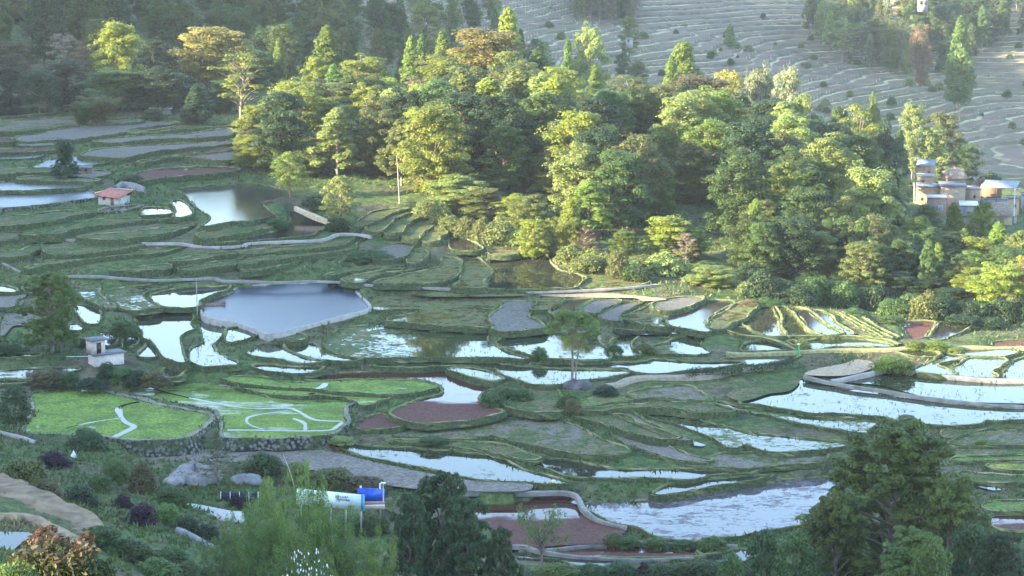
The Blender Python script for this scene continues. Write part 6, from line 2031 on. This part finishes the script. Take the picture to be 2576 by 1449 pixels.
# blue board
xl, yl, zl = at_depth(902, 1286, (BD + 1) * S)
xr, yr, zr = at_depth(968, 1292, (BD + 2) * S)
bb = empty('billboard', (xl, yl, zl), math.atan2(yr - yl, xr - xl), "vivid blue board with a brown striped foot behind the white board", "board")
Lb = math.hypot(xr - xl, yr - yl)
Hb, Hr = 62 / FOC * yl, 50 / FOC * yl
slope = -.10
m, nt, out = newmat("blue_print")
f_ = noise(nt, coords(nt), .9, 5, .6)
nt.links.new(princ(nt, ramp(nt, f_, [(.40, (.008, .05, .36)), (.60, (.010, .085, .46)), (.70, (.13, .26, .60))]), .4, .3), out.inputs[0])
g = Geo()
g.add([(0, 0, Hb * .42), (Lb, 0, Hb * .3), (Lb, 0, Hr), (0, 0, Hb), (0, .2, Hb * .42), (Lb, .2, Hb * .3), (Lb, .2, Hr), (0, .2, Hb)],
      [[0, 1, 2, 3], [5, 4, 7, 6], [3, 2, 6, 7], [1, 0, 4, 5], [1, 5, 6, 2], [4, 0, 3, 7]])
link('panel', g.mesh('panel', m), bb)
for q, (lo_, hi_, mm) in enumerate(((.27, .41, simple("brown_print", (.26, .17, .14), .6, .2)), (.19, .265, M_WHITE), (.06, .185, simple("mauve_print", (.30, .22, .22), .6, .2)))):
    g = Geo()
    g.add([(0, 0, Hb * lo_), (Lb, 0, Hb * (lo_ - .12)), (Lb, 0, Hb * (hi_ - .12)), (0, 0, Hb * hi_), (0, .18, Hb * lo_), (Lb, .18, Hb * (lo_ - .12)), (Lb, .18, Hb * (hi_ - .12)), (0, .18, Hb * hi_)],
          [[0, 1, 2, 3], [5, 4, 7, 6], [3, 2, 6, 7], [1, 0, 4, 5], [1, 5, 6, 2], [4, 0, 3, 7]])
    link('stripe_panel', g.mesh('stripe_panel', mm), bb)
for q in (.5, Lb - .5):
    g = Geo()
    g.box((q, .35, Hb * .3), (.2, .2, Hb * .9 + 2))
    link('post', g.mesh('post', MAT_METAL), bb)
# little yellow sign by the paddy
x, y, z = at_ground(1390, 1224)
rt = empty('field_sign', (x, y, z), .2, "small pale yellow sign on the bank of the long paddy", "sign")
g = Geo()
g.box((0, 0, .65), (1.0, .08, .8))
link('panel', g.mesh('panel', simple("yellow_paint", (.62, .60, .34), .6, .12)), rt)
g = Geo()
g.tube([(0, .08, -.4), (0, .08, .6)], [.05, .05], 6)
link('post', g.mesh('post', MAT_METAL), rt)
# white triangle
x, y, z = at_ground(185, 1150)
rt = empty('tarpaulin', (x, y, z), .2, "white triangular tarpaulin tent on the near slope", "tarpaulin")
g = Geo()
g.add([(-.55, -.4, -.1), (.55, -.4, -.1), (.55, .6, -.1), (-.55, .6, -.1), (.05, .1, 1.2)], None, [[0, 1, 4], [1, 2, 4], [2, 3, 4], [3, 0, 4]])
link('sheet', g.mesh('sheet', M_WHITE), rt)


# ------------------------------------------------------------------ rocks, raft, yard
def rock(name, px, base, w, d, h, label, seed, mat=MAT_ROCK, cat="rock"):
    r = np.random.RandomState(seed)
    x, y, z = at_ground(px, base)
    n, m = 22, 12
    th = np.linspace(0, 2 * math.pi, n, endpoint=False)
    ph = np.linspace(.02, math.pi - .02, m)
    TH, PH = np.meshgrid(th, ph)
    R = 1 + .16 * np.sin(3 * TH + r.uniform(0, 6)) * np.sin(2 * PH) + .10 * np.sin(5 * TH + 2 * PH + r.uniform(0, 6)) + .07 * np.sin(9 * TH - 4 * PH) + r.normal(0, .035, TH.shape)
    V = np.stack([w / 2 * R * np.sin(PH) * np.cos(TH), d / 2 * R * np.sin(PH) * np.sin(TH), h * (R * np.cos(PH) * .75 + .18)], -1).reshape(-1, 3)
    q = [[i * n + j, (i + 1) * n + j, (i + 1) * n + (j + 1) % n, i * n + (j + 1) % n] for i in range(m - 1) for j in range(n)]
    g = Geo()
    g.add(V, q)
    return link(name, g.mesh(name, mat), None, None, label, cat, None, (x, y, z))


rock('boulder', 490, 1212, 8.0, 6.0, 3.2, "big furrowed grey boulder on the near slope", 1)
rock('boulder', 440, 1216, 3.4, 3.0, 1.4, "smaller smooth boulder lying against the big grey one", 2)
rock('boulder', 620, 1215, 5.0, 3.0, 1.5, "low grey outcrop half hidden behind the young conifer", 6)
rock('boulder', 1446, 976, 4.6, 3.2, 1.6, "dark split rock at the foot of the umbrella tree", 3, simple("dark_rock", (.085, .082, .085), .9, .4, .6))
rock('boulder', 1468, 978, 2.6, 2.2, 1.7, "dark rock slab leaning beside the split one", 5, simple("dark_slab", (.09, .088, .09), .9, .4, .6))
# raft
z = pond[1]
x, y = at_level(540, 767, z)
rt = empty('raft', (float(x), float(y), z), .15, "small dark raft floating in the corner of the blue pond", "raft")
g = Geo()
for q in range(7):
    g.tube([(-2.2, -1.2 + q * .4, .05), (2.2 - .15 * abs(q - 3), -1.2 + q * .4, .08)], [.2, .2], 7)
link('deck', g.mesh('deck', M_WOOD), rt)
g = Geo()
for q in np.linspace(-2.0, 2.2, 9):
    g.tube([(q, -1.3, .1), (q + .1, -1.25, .75 + .2 * math.sin(q * 3))], [.05, .04], 4)
    g.tube([(q, 1.3, .1), (q - .1, 1.25, .7 + .2 * math.cos(q * 3))], [.05, .04], 4)
g.box((1.9, 0, .5), (.7, .9, .7))
link('railing', g.mesh('railing', M_WOOD), rt)
# concrete yard with its fence and stone edging
yp = T('13:1625,770 1800,790 1960,820 2110,850 2230,860 2240,900 2200,945 2060,915 1900,880 1700,830')
yz = float(np.mean([at_ground(a, b)[2] for a, b in yp])) + .35
xa, ya = at_level(yp[:, 0], yp[:, 1], yz)
tri = np.array(tessellate_polygon([[Vector((a, b, 0)) for a, b in zip(xa, ya)]]))
vv = np.column_stack([xa, ya, np.full(len(xa), yz)])
dn = np.cross(vv[tri[:, 1]] - vv[tri[:, 0]], vv[tri[:, 2]] - vv[tri[:, 0]])[:, 2] < 0
tri[dn] = tri[dn][:, ::-1]
nb = len(xa)
vlow = vv.copy()
vlow[:, 2] -= 2.0
side = np.array([[i, (i + 1) % nb, nb + (i + 1) % nb, nb + i] for i in range(nb)])
link('pavement', mesh_np('pavement', np.concatenate([vv, vlow]), side, tri, simple("pale_concrete", (.34, .335, .32), .85, .15, .7)), kind='structure')
x0, y0, _ = at_ground(556, 1262)
x1, y1, _ = at_ground(650, 1272)
z0 = max(ground_z(x0, y0), ground_z(x1, y1))
rt = empty('mesh_fence', (x0, y0, z0), math.atan2(y1 - y0, x1 - x0), "dark netting fence behind the concrete yard", "fence")
Lf = math.hypot(x1 - x0, y1 - y0)
g = Geo()
g.box((Lf / 2, 0, .55), (Lf, .06, 1.5))
link('netting', g.mesh('netting', simple("dark_netting", (.015, .02, .04), .8, .3, 3)), rt)
for q in np.linspace(0, Lf, 5):
    g = Geo()
    g.box((q, -.06, .4), (.1, .1, 2.2))
    link('post', g.mesh('post', MAT_METAL), rt)
strip("stone_edging", '13:1620,1030 1700,1065 1800,1120 1880,1165 1950,1200', .7, .45, .6, MAT_ROCK, None, .15, "rough stone edging running down the grassy slope", "edging", .15)
strip("kerb", '13:-80,130 0,140 120,165 230,200 330,240', .6, .35, .4, MAT_CONC, None, .1, "pale concrete kerb along the top of the near slope", "kerb")
# bare earth track at the near corner: a raised lip of clay
strip("clay_bank", '13:-200,560 0,650 150,720 400,830 560,900 700,990 790,1090', 7.0, .5, 3.0, simple("clay", (.165, .115, .068), .95, .5, .5), 'structure', .1, None, None, .25)
strip("clay_bank", '13:-200,920 0,925 150,930 280,965 400,1020 560,1090 680,1150 800,1250', 2.6, .7, 2.5, simple("pale_clay", (.21, .155, .092), .95, .45, .7), 'structure', .1, None, None, .2)

# water channels drawn through the seedling beds
def channel(trace, w, ref):
    z = ref + .012
    p = T(trace)
    x, y = at_level(p[:, 0], p[:, 1], z)
    xy = spline(np.stack([x, y], 1), False, 1.0)
    nr = offset_ring(xy, False)
    ww = w * (1 + smooth_noise(len(xy), 2, np.random.RandomState(len(xy)), .4))[:, None]
    V = np.concatenate([np.column_stack([xy + nr * ww / 2, np.full(len(xy), z)]), np.column_stack([xy - nr * ww / 2, np.full(len(xy), z)])])
    n = len(xy)
    q = np.array([[n + i, i, i + 1, n + i + 1] for i in range(n - 1)])
    link('water', mesh_np('water', V, q, None, fmat('W')), kind='structure')


beds = [b[1] for b in built if b[3] == 'GRN']
channel('9:1275,1102 1150,1130 1085,1165 1110,1240 1150,1290 1230,1330 1160,1370 1040,1430', 1.0, beds[0])
channel('9:1110,1252 900,1280 700,1320 600,1345', .5, beds[0])
channel('9:1370,970 1530,1020 1800,1080 2050,1130 2254,1160;10:150,1165 390,1160 480,1190 560,1240 650,1272 885,1282', .65, beds[1])
channel('9:2080,1362 2300,1362;10:200,1365 500,1370 770,1362 830,1330 882,1292', .7, beds[1])
channel('10:430,1255 500,1280 540,1310 540,1365', .9, beds[1])
channel('10:380,1180 150,1215 20,1245 5,1290 70,1330 160,1355', .55, beds[1])
channel('10:735,925 700,965 640,985', 1.0, beds[2])
channel('10:620,1020 560,1045 520,1055', 1.0, beds[3])
channel('10:110,1018 300,1050 500,1066 700,1062', .9, beds[1])

# ------------------------------------------------------------------ evening haze in the valley
g = Geo()
g.box((0, 1560, 110), (3600, 3300, 330))
hz, nt, out = newmat("haze")
pv = N(nt, 'ShaderNodeVolumePrincipled')
pv.inputs['Color'].default_value = (.80, .88, 1.0, 1)
pv.inputs['Density'].default_value = .00004
pv.inputs['Anisotropy'].default_value = .25
nt.links.new(pv.outputs[0], out.inputs['Volume'])
link("haze", g.mesh("haze", hz), kind='stuff', label="thin blue evening haze filling the valley air", cat="haze")
